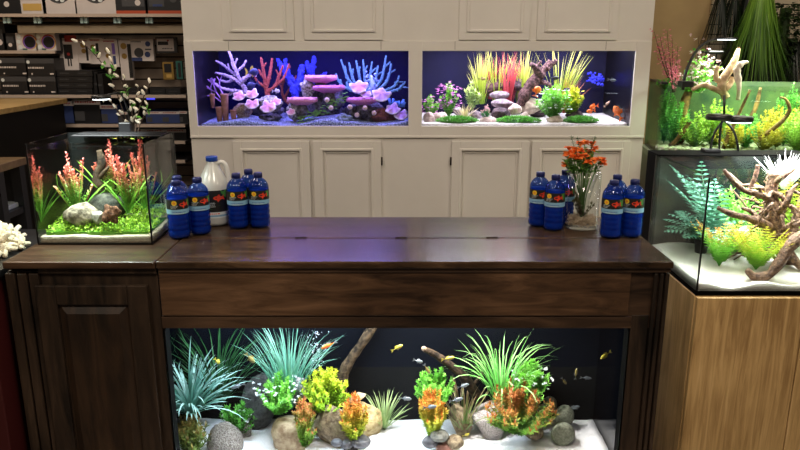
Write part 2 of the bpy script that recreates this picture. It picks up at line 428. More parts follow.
# ------------------------------------------------------------------ glass tank helper: footprint polygon
def open_tank(name, label, x0, y0, x1, y1, z0, z1, th=.006, water=None, wz_=None, back=None, left_p=None, right_p=None, rim=None):
    t = thing(name, label, 'aquarium', ((x0 + x1) / 2, (y0 + y1) / 2, z0))
    MB().box(x0, y0, z0, x1, y1, z0 + .004).build('base_trim', silicone, t, smooth=False)
    MB().box(x0, y0, z0 + .004, x1, y0 + th, z1).build('front_glass', glass, t, smooth=False)
    MB().box(x0, y0 + th, z0 + .004, x0 + th, y1 - th, z1).build('side_glass', left_p or glass, t, smooth=False)
    MB().box(x1 - th, y0 + th, z0 + .004, x1, y1 - th, z1).build('side_glass', right_p or glass, t, smooth=False)
    MB().box(x0, y1 - th, z0 + .004, x1, y1, z1).build('back_glass', back or glass, t, smooth=False)
    s = .0035
    for a, b in ((x0, y0), (x1 - s, y0), (x0, y1 - s), (x1 - s, y1 - s)):
        MB().box(a - .0006, b - .0006, z0 + .004, a + s + .0006, b + s + .0006, z1).build('silicone_seam', silicone, t, smooth=False)
    if water:
        MB().box(x0 + th + .001, y0 + th + .001, z0 + .012, x1 - th - .001, y1 - th - .001, wz_).build('water', water, t, smooth=False)
    return t

# small left aquarium on the side cabinet
LX0 = at(24.5, 144, 2.185).x; LX1 = at(143.5, 144, 2.185).x; LY0 = 2.185; LY1 = 2.484; LZ0 = TOP + .001; LZ1 = at(80, 144, 2.185).z
LX0 = max(LX0, XL + .012)
ltank = open_tank('small_aquarium', 'small rimless glass aquarium with red tipped plants on the left cabinet', LX0, LY0, LX1, LY1, LZ0, LZ1,
                  water=water_m, wz_=LZ1 - .018, back=M('dark_back_film', (.004, .005, .0055), .6, spec=.2))
m = MB()
for i in range(16):
    yy = LY1 - .012 - i * .0045
    if i % 2 == 0: m.box(LX0 + .06, yy - .0016, LZ1 + .001, LX1 - .02, yy + .0016, LZ1 + .004)
m.box(LX0 + .055, LY1 - .1, LZ1 - .002, LX1 - .015, LY1 - .006, LZ1 + .0012)
m.build('slotted_cover', black, ltank, smooth=False)
# right aquarium on the oak stand
QY0, QY1, QX0 = 2.1, 2.555, at(709, 178, 2.1).x
QX1 = QX0 + .56; QZ0 = at(696, 295, 2.1).z; QZ1 = at(709, 178, 2.1).z
rtank = open_tank('driftwood_aquarium', 'clear glass aquarium with driftwood and ferns on the light oak stand', QX0, QY0, QX1, QY1, QZ0, QZ1, th=.008, left_p=clear('dim_side_glass', (.9, .93, .92), .5),
                  water=water_m, wz_=QZ1 - .02, back=M('black_glass', (.008, .010, .012), .15))
MB().box(QX0, QY1, QZ0, QX1, QY1 + .09, QZ1).build('rear_filter_box', M('deep_black', (.0015, .0015, .0015), .6, spec=.03), rtank, smooth=False, bevel=.002)
q = MB(); q.box(QX0 - .002, QY0 - .002, QZ0 + .0001, QX1 + .002, QY0 - .0004, QZ0 + .014); q.box(QX0 - .002, QY0 - .0004, QZ0 + .0001, QX0 - .0004, QY1 + .09, QZ0 + .014)
q.build('bottom_trim', MATS['deep_black'], rtank, smooth=False)
m = MB(); m.box(QX0, QY1 - .03, QZ1, QX1, QY1 + .09, QZ1 + .006)
m.build('rear_ledge', MATS['deep_black'], rtank, smooth=False, bevel=.001)
st = thing('aquarium_stand', 'light oak cabinet stand under the driftwood aquarium at the right', 'cabinet', ((QX0 + QX1) / 2, (QY0 + QY1) / 2, 0))
sx0 = QX0 - .004
MB().box(sx0, QY0 + .0, .0, QX1 + .1, QY1 + .09, QZ0 - .003).build('body', oak, st, smooth=False, bevel=.002)
sxm = at(796, 300, QY0).x + .02
MB().box(sx0 + .003, QY0 - .018, .03, sxm, QY0 - .001, QZ0 - .004).build('door', oak, st, smooth=False, bevel=.0015)
MB().box(sxm + .004, QY0 - .018, .03, QX1 + .098, QY0 - .001, QZ0 - .004).build('door', oak, st, smooth=False, bevel=.0015)

# far aquarium, upper right, angled footprint
FZ0 = at(655, 154, 3.3).z; FZ1 = at(655, 84, 3.3).z
A_, B_ = (at(644.5, 144, 3.64).x, 3.64), (at(655, 154, 3.3).x, 3.3)
C_, D_ = (2.02, 2.83), (2.3, 3.40)
ft = thing('long_aquarium', 'long greenish aquarium full of plants behind the driftwood aquarium', 'aquarium', ((B_[0] + D_[0]) / 2, 3.3, FZ0))
def wallseg(p, q, z0, z1, th):
    d = Vector((q[0] - p[0], q[1] - p[1])).normalized(); n = Vector((-d.y, d.x)) * th
    return MB().prism([p, q, (q[0] + n.x, q[1] + n.y), (p[0] + n.x, p[1] + n.y)], z0, z1)
wallseg(B_, C_, FZ0 + .004, FZ1, .008).build('front_glass', glass, ft, smooth=False)
wallseg(A_, B_, FZ0 + .004, FZ1, .008).build('side_glass', glass, ft, smooth=False)
wallseg(C_, D_, FZ0 + .004, FZ1, .008).build('side_glass', glass, ft, smooth=False)
wallseg(D_, A_, FZ0 + .004, FZ1, .008).build('back_panel', M('pale_green_backdrop', (.02, .06, .03), .8, c2=(.09, .15, .05), ns=6), ft, smooth=False)
MB().prism([B_, C_, D_, A_], FZ0, FZ0 + .004).build('base_trim', silicone, ft, smooth=False)
ins = lambda s: [(x * (1 - s) + 1.72 * s, y * (1 - s) + 3.29 * s) for x, y in (B_, C_, D_, A_)]
MB().prism(ins(.03), FZ0 + .01, FZ1 - .022).build('water', water_g, ft, smooth=False)
m = MB()
for p, q in ((A_, B_),): m.prism([p, q, (q[0] + .03, q[1]), (p[0] + .03, p[1])], FZ1, FZ1 + .008)
m.build('top_brace', black, ft, smooth=False)
fs = thing('white_stand', 'pale metal framed stand beneath the long greenish aquarium', 'stand', (1.7, 3.3, 0))
MB().prism([(B_[0] - .01, B_[1] - .02), (C_[0], C_[1] - .02), (D_[0] + .01, D_[1]), (A_[0] - .01, A_[1] + .01)], 0, FZ0 - .03).build('body', M('pale_stand_paint', (.40, .40, .33), .4, c2=(.46, .46, .38), ns=4), fs, smooth=False)
MB().prism([(B_[0] - .016, B_[1] - .026), (C_[0], C_[1] - .026), (D_[0] + .016, D_[1]), (A_[0] - .016, A_[1] + .016)], FZ0 - .03, FZ0 - .001).build('top', M('pale_top_edge', (.5, .5, .44), .3), fs, smooth=False)

# lower aquarium in the walnut cabinet
UZ = .166 - .012
ux0, ux1, uy0, uy1 = -.86, .775, 2.058, 2.505
lo = thing('cabinet_aquarium', 'brightly lit aquarium set inside the long walnut cabinet', 'aquarium', ((ux0 + ux1) / 2, (uy0 + uy1) / 2, UZ - .05))
lz0, lz1 = UZ - .05, TOP - .06
MB().box(ux0, uy0, lz0, ux1, uy1, lz0 + .01).build('base_panel', black, lo, smooth=False)
MB().box(ux0, uy0, lz0 + .01, ux1, uy0 + .01, lz1 - .06).build('front_glass', clear('clear_front_glass', (.99, .99, 1), .5), lo, smooth=False)
MB().box(ux0, uy0 + .01, lz0 + .01, ux0 + .01, uy1 - .01, lz1 - .06).build('side_glass', M('black_gloss_side', (.001, .0012, .002), .10, spec=.25), lo, smooth=False)
MB().box(ux1 - .01, uy0 + .01, lz0 + .01, ux1, uy1 - .01, lz1 - .06).build('side_glass', MATS['black_gloss_side'], lo, smooth=False)
zs = at(400, 366, uy1).z
for a, b in ((OX0 + .0006, OX0 + .005), (OX1 - .005, OX1 - .0006)): MB().box(a, fy - .003, lz0, b, uy0 - .001, OZ - .0025).build('black_edge_strip', M('strip_black', (.002, .002, .002), .7, spec=.05), lo, smooth=False)  # added black strips, put shade over the lit inner stile faces
MB().box(ux0, uy1 - .01, lz0 + .01, ux1, uy1, zs).build('back_panel', M('charcoal_backdrop', (.0022, .0026, .003), .7, c2=(.0035, .004, .0045), ns=3, spec=.1), lo, smooth=False)
MB().box(ux0, uy1 - .009, zs, ux1, uy1, lz1 - .06).build('back_panel', M('dark_navy_backdrop', (.0003, .0010, .0030), .7, c2=(.0006, .0016, .0045), ns=3, spec=.1), lo, smooth=False)
bar = MB().box(-.42, 2.24, lz1 - .06, .40, 2.34, lz1 - .045).build('light_bar', black, lo, smooth=False)
MB().box(-.40, 2.25, lz1 - .064, .38, 2.33, lz1 - .0601).build('diode_strip', E('white_diodes', (.85, .93, 1), 3), bar, smooth=False)
area('cabinet_tank_lamp', (-.34, 2.25, lz1 - .07), .60, 15, (.72, .87, 1.0), sy=.07)
area('cabinet_tank_lamp_warm', (.20, 2.25, lz1 - .07), .40, 14, (1.0, .98, .92), sy=.07)

# ================================================================== builders of living things and stones
def sand_bed(name, label, x0, y0, x1, y1, zbot, zfun, mat, nx=60, ny=26, seed=1, group=None):
    m = MB(); vs = []
    for j in range(ny + 1):
        for i in range(nx + 1):
            x = x0 + (x1 - x0) * i / nx; y = y0 + (y1 - y0) * j / ny
            z = zfun(x, y) + .006 * noise.noise(Vector((x * 9 + seed, y * 9, seed))) + .0025 * noise.noise(Vector((x * 40, y * 40, seed)))
            vs.append((x, y, z))
    fs = [(j * (nx + 1) + i, j * (nx + 1) + i + 1, (j + 1) * (nx + 1) + i + 1, (j + 1) * (nx + 1) + i) for j in range(ny) for i in range(nx)]
    n = len(vs)
    per = [i for i in range(nx + 1)] + [j * (nx + 1) + nx for j in range(1, ny + 1)] + [ny * (nx + 1) + i for i in range(nx - 1, -1, -1)] + [j * (nx + 1) for j in range(ny - 1, 0, -1)]
    vs += [(vs[i][0], vs[i][1], zbot) for i in per]; k = len(per)
    fs += [(n + a, n + (a + 1) % k, per[(a + 1) % k], per[a]) for a in range(k)] + [tuple(range(n, n + k))[::-1]]
    m.add(vs, fs)
    o = m.build(name, mat); return tag(o, label, 'sand', group, 'stuff')

def rockmat(name, c1, c2, ns=14, bs=.5, rough=.8): return M(name, c1, rough, c2=c2, ns=ns * 4.5, bs=min(1, bs * 1.4), detail=8, spec=.25)
def rock_mb(c, rx, ry, rz, seed, rough=.16, angular=0, rot=0, nu=36, nv=24):
    m = MB(); t = MB(); t.ball((0, 0, 0), 1, nu=nu, nv=nv)
    rr = random.Random(seed); off = Vector((seed * 3.1, seed * 1.7, 0))
    planes = [(Vector((rr.uniform(-1, 1), rr.uniform(-1, 1), rr.uniform(-.6, 1))).normalized(), rr.uniform(.55, .85)) for _ in range(int(angular))]
    cr, sr = math.cos(rot), math.sin(rot); vs = []
    for v in t.v:
        q = v * (1 + rough * noise.noise(v * 1.3 + off) * 1.6 + (rough * .35 + .02) * noise.noise(v * 4 + off) + (rough * .15 + .012) * noise.noise(v * 11 + off))
        for n_, d_ in planes:
            e = q.dot(n_) - d_
            if e > 0: q = q - n_ * e * .92
        x, y, z = q.x * rx, q.y * ry, q.z * rz
        vs.append((c[0] + x * cr - z * sr, c[1] + y, c[2] + x * sr + z * cr))
    m.add(vs, t.f); return m
def rock(label, x0, y0, x1, y1, zs=None, Y=None, mat=None, seed=1, rough=.16, ang=0, rot=0, cat='rock', group=None, name='rock', dr=.8, sink=0):
    """stone filling the picture box x0..x1, y0..y1; it stands on the sand at zs or at depth Y"""
    cx, cy = (x0 + x1) / 2, (y0 + y1) / 2
    if Y is None: Y = G(cx, y1, zs).y
    k = mp(Y, cy); rx, rz = (x1 - x0) / 2 * k, (y1 - y0) / 2 * k
    Yc = Y + rx * dr * .55; k2 = mp(Yc, cy); rx *= k2 / k; rz *= k2 / k
    c = at(cx, cy, Yc)
    if zs is not None: c.z = max(zs + rz * .75 - sink, c.z) if c.z - rz > zs + .004 else c.z
    if zs is not None and c.z - rz > zs: c.z = zs + rz * .9
    o = rock_mb(c, rx, rx * dr, rz, seed, rough, ang, R(rot)).build(name, mat)
    return tag(o, label, cat, group)

def grass(m, p, n, h, spread, w, droop, base=.01, hv=.35, lean=0, laz=0, seg=7):
    p = Vector(p)
    for i in range(n):
        az = m.rng.uniform(0, 2 * PI); le = m.rng.uniform(0, 1) ** .8 * spread
        if lean and m.rng.random() < .7: az = laz + m.rng.uniform(-.8, .8)
        q = p + Vector((math.cos(az), math.sin(az), 0)) * base * m.rng.random()
        m.blade(q, az, h * (1 - hv * m.rng.random()) * (1.0), le, w * m.rng.uniform(.7, 1.15), droop * m.rng.uniform(.4, 1.3), seg)
    return m
def bush(m, p, h, rad, nst, L, w, whorl=4, step=.012, curve=.5, t_of_h=True, down=.3, top=True):
    """stems that fan out and carry small leaves all the way up"""
    p = Vector(p); rg = m.rng
    for i in range(nst):
        az = rg.uniform(0, 2 * PI); le = rg.random() ** .6
        hh = h * math.sqrt(max(.05, 1 - (.86 * le) ** 2)) * rg.uniform(.7, 1.05)
        tip = Vector((math.cos(az) * rad * le, math.sin(az) * rad * le, hh)); k = max(4, int(hh / step)); pts = []
        for j in range(k + 1):
            q = j / k; pts.append(p + Vector((tip.x * q ** (.75 + curve * .3), tip.y * q ** (.75 + curve * .3), tip.z * q)))
        m.tube([pts[a] for a in range(0, k + 1, max(1, k // 4))], .0012, 4, 0, .6)
        for j in range(1, k + 1):
            q = j / k; d0 = (pts[j] - pts[j - 1]).normalized()
            a0 = rg.uniform(0, PI)
            for b in range(whorl):
                a = a0 + 2 * PI * b / whorl; o = Vector((math.cos(a) + rg.uniform(-.4, .4), math.sin(a) + rg.uniform(-.4, .4), rg.uniform(-.15, .9)))
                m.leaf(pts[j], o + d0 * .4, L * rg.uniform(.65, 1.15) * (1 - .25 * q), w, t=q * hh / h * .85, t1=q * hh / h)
        if top:
            for b in range(3):
                m.leaf(pts[-1], Vector((rg.uniform(-.5, .5), rg.uniform(-.5, .5), 1)), L, w, t=.95, t1=1)
    return m
def fern(m, p, nf, L, lw, pl=.022, arch=1.2, az0=0, azr=2 * PI, lean=.5, pairs=14, wid=.007, upb=0):
    p = Vector(p); rg = m.rng
    for i in range(nf):
        az = az0 + azr * (i + rg.random() * .7) / nf; h = Vector((math.cos(az), math.sin(az), 0)); a = lean * rg.uniform(.5, 1.2); LL = L * rg.uniform(.75, 1.05)
        q = p.copy(); pts = [q.copy()]; ds = []
        for j in range(pairs):
            d = Vector((0, 0, 1)) * math.cos(a) + h * math.sin(a); ds.append(d); q = q + d * LL / pairs; pts.append(q.copy()); a += arch / pairs
        m.tube(pts[::3] + [pts[-1]], .0009, 4, 0, 1)
        side = Vector((-h.y, h.x, 0))
        for j in range(2, pairs + 1):
            f = j / pairs; ln = pl * math.sin(PI * min(1, .12 + f * .86)) ** .7 + .002
            for s_ in (-1, 1):
                m.leaf(pts[j], side * s_ + ds[j - 1] * .55 + Vector((0, 0, -.1)), ln, wid, up=ds[j - 1].cross(side), t=f * .9, t1=f)
    return m
BOXES = [(ux0 + .012, uy0 + .014, ux1 - .012, uy1 - .012), (T1[0] - .002, WY + .026, T1[1] + .002, WY + .485), (T2[0] - .002, WY + .026, T2[1] + .002, WY + .485),
         (LX0 + .009, LY0 + .009, LX1 - .009, LY1 - .009), (QX0 + .011, QY0 + .011, QX1 - .011, QY1 - .011)]
def keep_in(mb):
    """leaves that meet a pane lie against it instead of passing through"""
    n = len(mb.v); cx = sum(v.x for v in mb.v) / n; cy = sum(v.y for v in mb.v) / n
    for a, b, c, d in BOXES:
        if a < cx < c and b < cy < d:
            for v in mb.v:
                v.x = min(max(v.x, a), c); v.y = min(max(v.y, b), d)
def plant(name, label, mb, mat, cat='aquatic plant', group=None, origin=None):
    keep_in(mb)
    o = mb.build(name, mat, smooth=False, origin=origin); return tag(o, label, cat, group)
def blossoms(m, p, h, rad, n, r, mi=0, zmin=.55, petals=5):
    p = Vector(p); rg = m.rng
    for i in range(n):
        az = rg.uniform(0, 2 * PI); q = rg.random() ** .5; z = h * rg.uniform(zmin, 1.02)
        c = p + Vector((math.cos(az) * rad * q, math.sin(az) * rad * q, z * (1 - .2 * q)))
        for j in range(petals):
            a = 2 * PI * j / petals + rg.random()
            m.leaf(c, (math.cos(a), math.sin(a), rg.uniform(.1, .7)), r * rg.uniform(.8, 1.2), r * .8, t=rg.random(), m=mi)
    return m
def wobbly(p0, p1, n, amp, seed):
    p0, p1 = Vector(p0), Vector(p1); out = []
    for i in range(n + 1):
        q = i / n; v = p0.lerp(p1, q)
        e = min(q, 1 - q) * 2 + .15
        out.append(v + Vector((noise.noise(Vector((q * 3, seed, 0))), noise.noise(Vector((q * 3, seed, 5))) * .6, noise.noise(Vector((q * 3, seed, 9))))) * amp * e)
    return out
def path_px(seq):
    """[(px, py, Y, r_px)] -> points and radii"""
    return [at(a, b, Y) for a, b, Y, r in seq], [r * mp(Y, b) for a, b, Y, r in seq]
def dense(pts, rad, k=4, jit=.12, seed=0):
    """Catmull-Rom resample with knobbly radius"""
    P = [Vector(p) for p in pts]; o = []; rr = []
    for i in range(len(P) - 1):
        a, b, c, d = P[max(i - 1, 0)], P[i], P[i + 1], P[min(i + 2, len(P) - 1)]
        for j in range(k):
            t = j / k
            v = .5 * ((2 * b) + (c - a) * t + (2 * a - 5 * b + 4 * c - d) * t * t + (3 * b - a - 3 * c + d) * t ** 3)
            o.append(v); r = rad[i] * (1 - t) + rad[i + 1] * t
            rr.append(r * (1 + jit * 2 * noise.noise(Vector((i + t, seed * 7.3, 1)) * 1.7)))
    o.append(P[-1]); rr.append(rad[-1]); return o, rr
def branchy(m, p, d, L, r, depth, spread=.55, ratio=.74, plane=.35, n=2, rg=None, t=0, tt=1.0, wig=.12):
    """branching coral: recursive tapered limbs, flattened a little in depth"""
    rg = rg or m.rng; p = Vector(p); d = Vector(d).normalized(); pts = [p]; k = 4; q = p
    for i in range(k):
        d = (d + Vector((rg.uniform(-wig, wig), rg.uniform(-wig, wig) * plane, rg.uniform(-wig, wig) + .03))).normalized(); q = q + d * L / k; pts.append(q)
    m.tube(pts, [r * (1 - .25 * i / k) for i in range(k + 1)], 6, t, min(1, t + .3), rg.random())
    if depth <= 0:
        m.ball(q, r * .78, nu=6, nv=4, t=1); return
    base = rg.uniform(-.2, .2)
    for i in range(n + (1 if rg.random() < .3 else 0)):
        a = spread * (1 if i % 2 else -1) * rg.uniform(.6, 1.2) + base * .4
        if i == 2: a *= .2
        dd = Vector((d.x * math.cos(a) - d.z * math.sin(a), d.y + rg.uniform(-plane, plane), d.x * math.sin(a) + d.z * math.cos(a)))
        branchy(m, q, dd, L * ratio * rg.uniform(.8, 1.15), r * .74, depth - 1, spread, ratio, plane, n, rg, min(1, t + .25), tt, wig)

def fish_mb(L, hgt, thick, tail=.3):
    """fish along +X, head at +X, centred"""
    m = MB(); prof = [(-.5, .10), (-.38, .16), (-.2, .62), (0, .95), (.18, 1), (.33, .8), (.44, .45), (.5, .08)]
    vs = []; n = 10
    for x, s_ in prof:
        for j in range(n):
            a = 2 * PI * j / n
            vs.append((x * L * .8 + .1 * L, math.cos(a) * thick / 2 * s_, math.sin(a) * hgt / 2 * s_))
    k = len(prof)
    m.add(vs, [(i * n + j, i * n + (j + 1) % n, (i + 1) * n + (j + 1) % n, (i + 1) * n + j) for i in range(k - 1) for j in range(n)] + [tuple(range(n))[::-1], tuple(range((k - 1) * n, k * n))])
    return m
def fish(label, px, py, Y, Lpx, hpx, ang, mat, fin=None, cat='fish', face=1, group=None, yaw=.25, name='fish'):
    k = mp(Y, py); L = Lpx * k; h = hpx * k
    t = thing(name, label, cat, (0, 0, 0), group)
    fish_mb(L, h, h * .5).build('body', mat, t)
    m = MB(); th = L * .006; x0 = -.29 * L
    out = [(x0, 0), (x0 - .10 * L, h * .30), (x0 - .24 * L, h * .52), (x0 - .17 * L, 0), (x0 - .24 * L, -h * .52), (x0 - .10 * L, -h * .3)]
    def fin3(o_, nm):
        q = MB(); n = len(o_)
        q.add([(a, -th, b) for a, b in o_] + [(a, th, b) for a, b in o_], [tuple(range(n)), tuple(range(n, 2 * n))[::-1]] + [(i, n + i, n + (i + 1) % n, (i + 1) % n) for i in range(n)])
        return q.build(nm, fin or mat, t, smooth=False)
    fin3(out, 'tail_fin')
    fin3([(.16 * L, h * .40), (.06 * L, h * .78), (-.12 * L, h * .6), (-.14 * L, h * .26)], 'dorsal_fin')
    fin3([(.10 * L, -h * .40), (.0, -h * .72), (-.06 * L, -h * .36)], 'belly_fin')
    e = MB()
    for s_ in (-1, 1): e.ball((.36 * L, s_ * h * .15, h * .10), h * .09, nu=6, nv=4)
    e.build('eye', black, t)
    t.location = at(px, py, Y)
    t.rotation_euler = (0, -R(ang) if face > 0 else R(ang), (0 if face > 0 else PI) + yaw)
    return t

# ================================================================== lower aquarium
SZ = .166
def usand(x, y): return SZ + .02 * math.exp(-((x - .12) / .25) ** 2) * max(0, (2.5 - y)) * 2
sand_bed('sand', 'bright white sand covering the bottom of the cabinet aquarium', ux0 + .012, uy0 + .012, ux1 - .012, uy1 - .012, UZ - .038, lambda x, y: SZ, white_sand)
r_grey = rockmat('river_grey_stone', (.11, .115, .10), (.22, .22, .19))
r_green = rockmat('grey_green_stone', (.14, .155, .11), (.25, .26, .19), 30, .25)
r_tan = rockmat('tan_stone', (.20, .13, .07), (.50, .40, .25), 6)
r_yel = rockmat('yellow_tan_stone', (.30, .21, .09), (.52, .42, .22), 9)
r_brn = rockmat('brown_veined_stone', (.10, .07, .045), (.30, .24, .15), 12)
r_dark = rockmat('dark_stone', (.035, .035, .035), (.10, .10, .095), 9)
r_gran = rockmat('speckled_granite', (.14, .12, .12), (.52, .47, .45), 60, .3)
r_por = rockmat('porous_lava_stone', (.12, .10, .085), (.34, .31, .27), 42, 1.0)
r_slate = rockmat('smooth_slate_pebble', (.05, .05, .055), (.13, .13, .14), 8, .1, .4)
r_red = rockmat('red_brown_pebble', (.16, .07, .05), (.26, .13, .10), 10, .1, .5)
U = SZ
for a in (
 ('porous round grey brown stone at the left front of the cabinet aquarium', 208, 422, 243, 462, 2.26, r_por, 3, .10, 0, 10),
 ('smaller dark porous stone right behind the round porous one', 237, 416, 252, 440, 2.36, r_por, 5, .12, 0, 0),
 ('large dark rounded boulder behind the white flowered bush', 240, 372, 276, 436, 2.42, r_dark, 7, .12, 1, -15),
 ('tan boulder with white marking, left of the orange bushes', 271, 411, 313, 456, 2.28, r_tan, 11, .10, 2, -8),
 ('big grey tan leaning stone under the yellow green bush', 314, 400, 351, 458, 2.30, r_brn, 13, .12, 4, 20),
 ('yellow tan rounded boulder on the right of the left stone group', 344, 398, 382, 444, 2.38, r_yel, 17, .10, 1, -25),
 ('small white speckled stone behind the yellow green bush', 290, 376, 308, 402, 2.40, r_gran, 19, .2, 3, 0),
 ('upright brown veined stone right of the middle orange bush', 448, 400, 473, 440, 2.36, r_brn, 23, .10, 5, 8),
 ('angular pinkish speckled granite stone in the right group', 470, 398, 512, 444, 2.36, r_gran, 29, .06, 7, 16),
 ('dark brown upright stone half hidden behind the copper plant', 529, 404, 547, 430, 2.42, r_brn, 31, .12, 1, -10),
 ('low brown stone lying under the copper plant', 522, 420, 544, 440, 2.32, r_brn, 37, .10, 1, -30),
 ('round grey green stone, frontmost at the right side', 551, 422, 575, 446, 2.30, r_green, 41, .05, 0, 0),
 ('round grey stone behind the frontmost grey green one', 555, 404, 574, 428, 2.40, r_green, 43, .06, 0, 0),
 ('small grey green stone beside the right white flowers', 543, 396, 557, 414, 2.46, r_green, 47, .06, 0, 0)):
    lab, x0, y0, x1, y1, Y, mt, sd, rg_, an, ro = a
    rock(lab, x0, y0, x1, y1, Y=Y, mat=mt, seed=sd, rough=rg_, ang=an, rot=ro, cat='rock', group='rocks in the cabinet aquarium')
m = rock_mb(at(356, 398, 2.40), .045, .03, .013, 51, .1, 4, R(28)); tag(m.build('rock', r_tan), 'thin pointed tan stone slab leaning behind the yellow tan boulder', 'rock', 'rocks in the cabinet aquarium')
for lab, x0, y0, x1, y1, mt, sd in (
 ('dark grey pebble, leftmost of the pile by the middle orange bush', 422, 436, 438, 448, r_slate, 1), ('pale grey flat pebble on top of the middle pile', 430, 430, 449, 441, r_grey, 2),
 ('brown grey pebble, rightmost of the middle pile', 446, 435, 464, 449, r_brn, 3), ('red brown oval pebble in front of the middle pile', 436, 441, 454, 453, r_red, 4),
 ('flat black pebble, leftmost under the left orange bush', 331, 439, 343, 446, r_slate, 5), ('black pebble in the middle under the left orange bush', 340, 440, 353, 449, r_slate, 6),
 ('wide flat black pebble under the left orange bush, rightmost', 351, 436, 371, 448, r_slate, 7), ('small dark pebble in front of the leaning stone', 344, 446, 358, 454, r_dark, 8)):
    rock(lab, x0, y0, x1, y1, Y=2.24, mat=mt, seed=sd + 60, rough=.05, cat='pebble', name='pebble', group='pebbles in the cabinet aquarium', dr=.9)

# plants: colours run from the stem foot to the leaf tips
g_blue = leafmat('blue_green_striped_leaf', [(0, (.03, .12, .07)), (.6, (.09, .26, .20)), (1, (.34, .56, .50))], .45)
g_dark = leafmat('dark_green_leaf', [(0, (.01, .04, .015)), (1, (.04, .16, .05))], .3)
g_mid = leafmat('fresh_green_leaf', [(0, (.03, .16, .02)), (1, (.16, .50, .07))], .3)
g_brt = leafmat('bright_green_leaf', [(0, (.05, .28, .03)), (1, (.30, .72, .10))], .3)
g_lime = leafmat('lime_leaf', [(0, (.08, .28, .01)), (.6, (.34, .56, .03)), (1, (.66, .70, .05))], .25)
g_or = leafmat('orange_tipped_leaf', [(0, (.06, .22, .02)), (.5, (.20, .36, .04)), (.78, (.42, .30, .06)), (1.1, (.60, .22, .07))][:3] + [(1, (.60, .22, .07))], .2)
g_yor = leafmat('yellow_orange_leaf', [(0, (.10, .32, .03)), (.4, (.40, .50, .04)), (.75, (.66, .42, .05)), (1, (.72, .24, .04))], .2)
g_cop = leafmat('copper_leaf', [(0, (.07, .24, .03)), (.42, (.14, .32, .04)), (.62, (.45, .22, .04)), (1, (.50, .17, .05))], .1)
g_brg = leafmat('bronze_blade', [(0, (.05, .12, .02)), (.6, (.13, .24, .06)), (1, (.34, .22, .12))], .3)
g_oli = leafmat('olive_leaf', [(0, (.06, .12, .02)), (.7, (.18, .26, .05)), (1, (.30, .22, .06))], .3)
wht = leafmat('white_petal', [(0, (.75, .78, .8)), (1, (.9, .92, .95))], .2)
CA = 'in the cabinet aquarium'
def foot(px, Y, z=None): return Vector((at(px, 420, Y).x, Y, SZ if z is None else z))
def up(px, py, Y, z=None):
    p = foot(px, Y, z); p.x = at(px, py, Y).x; return p
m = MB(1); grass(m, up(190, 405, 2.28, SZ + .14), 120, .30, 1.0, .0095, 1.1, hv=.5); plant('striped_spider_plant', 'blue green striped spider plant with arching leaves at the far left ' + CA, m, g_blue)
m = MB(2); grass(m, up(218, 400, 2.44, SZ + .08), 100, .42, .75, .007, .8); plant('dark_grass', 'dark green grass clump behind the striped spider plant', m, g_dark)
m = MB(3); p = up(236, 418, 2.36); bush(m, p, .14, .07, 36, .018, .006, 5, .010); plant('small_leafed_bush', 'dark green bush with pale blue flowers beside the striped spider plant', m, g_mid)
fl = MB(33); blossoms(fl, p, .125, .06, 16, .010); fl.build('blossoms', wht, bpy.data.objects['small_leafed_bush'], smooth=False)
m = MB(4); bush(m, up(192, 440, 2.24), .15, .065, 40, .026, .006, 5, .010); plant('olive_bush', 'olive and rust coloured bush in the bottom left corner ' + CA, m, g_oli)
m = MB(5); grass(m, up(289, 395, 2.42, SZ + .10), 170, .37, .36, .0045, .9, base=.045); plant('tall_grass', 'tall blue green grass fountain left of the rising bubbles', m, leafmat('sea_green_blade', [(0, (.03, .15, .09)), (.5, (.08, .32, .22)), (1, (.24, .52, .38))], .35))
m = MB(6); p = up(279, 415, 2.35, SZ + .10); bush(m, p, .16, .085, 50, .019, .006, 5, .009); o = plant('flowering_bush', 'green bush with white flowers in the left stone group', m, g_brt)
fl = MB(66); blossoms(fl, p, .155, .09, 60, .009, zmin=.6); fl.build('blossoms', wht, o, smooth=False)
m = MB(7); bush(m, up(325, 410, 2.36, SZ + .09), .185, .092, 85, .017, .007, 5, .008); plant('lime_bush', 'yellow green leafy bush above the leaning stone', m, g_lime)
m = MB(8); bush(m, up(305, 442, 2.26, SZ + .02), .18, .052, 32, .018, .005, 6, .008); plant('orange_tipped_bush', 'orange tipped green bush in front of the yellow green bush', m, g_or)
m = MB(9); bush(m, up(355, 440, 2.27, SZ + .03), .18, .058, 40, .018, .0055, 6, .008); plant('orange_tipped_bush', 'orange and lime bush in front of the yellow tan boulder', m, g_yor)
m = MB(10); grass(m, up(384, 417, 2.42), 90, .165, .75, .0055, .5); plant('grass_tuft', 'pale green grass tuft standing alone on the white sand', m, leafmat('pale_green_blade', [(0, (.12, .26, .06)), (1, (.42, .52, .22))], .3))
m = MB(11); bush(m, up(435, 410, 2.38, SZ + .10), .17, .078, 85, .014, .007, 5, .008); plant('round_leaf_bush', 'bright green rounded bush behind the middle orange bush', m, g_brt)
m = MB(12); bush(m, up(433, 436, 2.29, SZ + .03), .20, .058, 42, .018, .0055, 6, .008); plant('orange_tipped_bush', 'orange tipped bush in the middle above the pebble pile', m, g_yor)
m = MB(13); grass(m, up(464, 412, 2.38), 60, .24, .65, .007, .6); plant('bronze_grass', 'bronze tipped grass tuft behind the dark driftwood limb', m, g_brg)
m = MB(14); grass(m, up(501, 400, 2.40, SZ + .12), 95, .35, .46, .0058, 1.5, base=.04, hv=.5); plant('tall_grass', 'tall bright green grass fountain on the right ' + CA, m, leafmat('vivid_green_blade', [(0, (.04, .26, .03)), (.6, (.16, .58, .10)), (1, (.42, .76, .26))], .35))
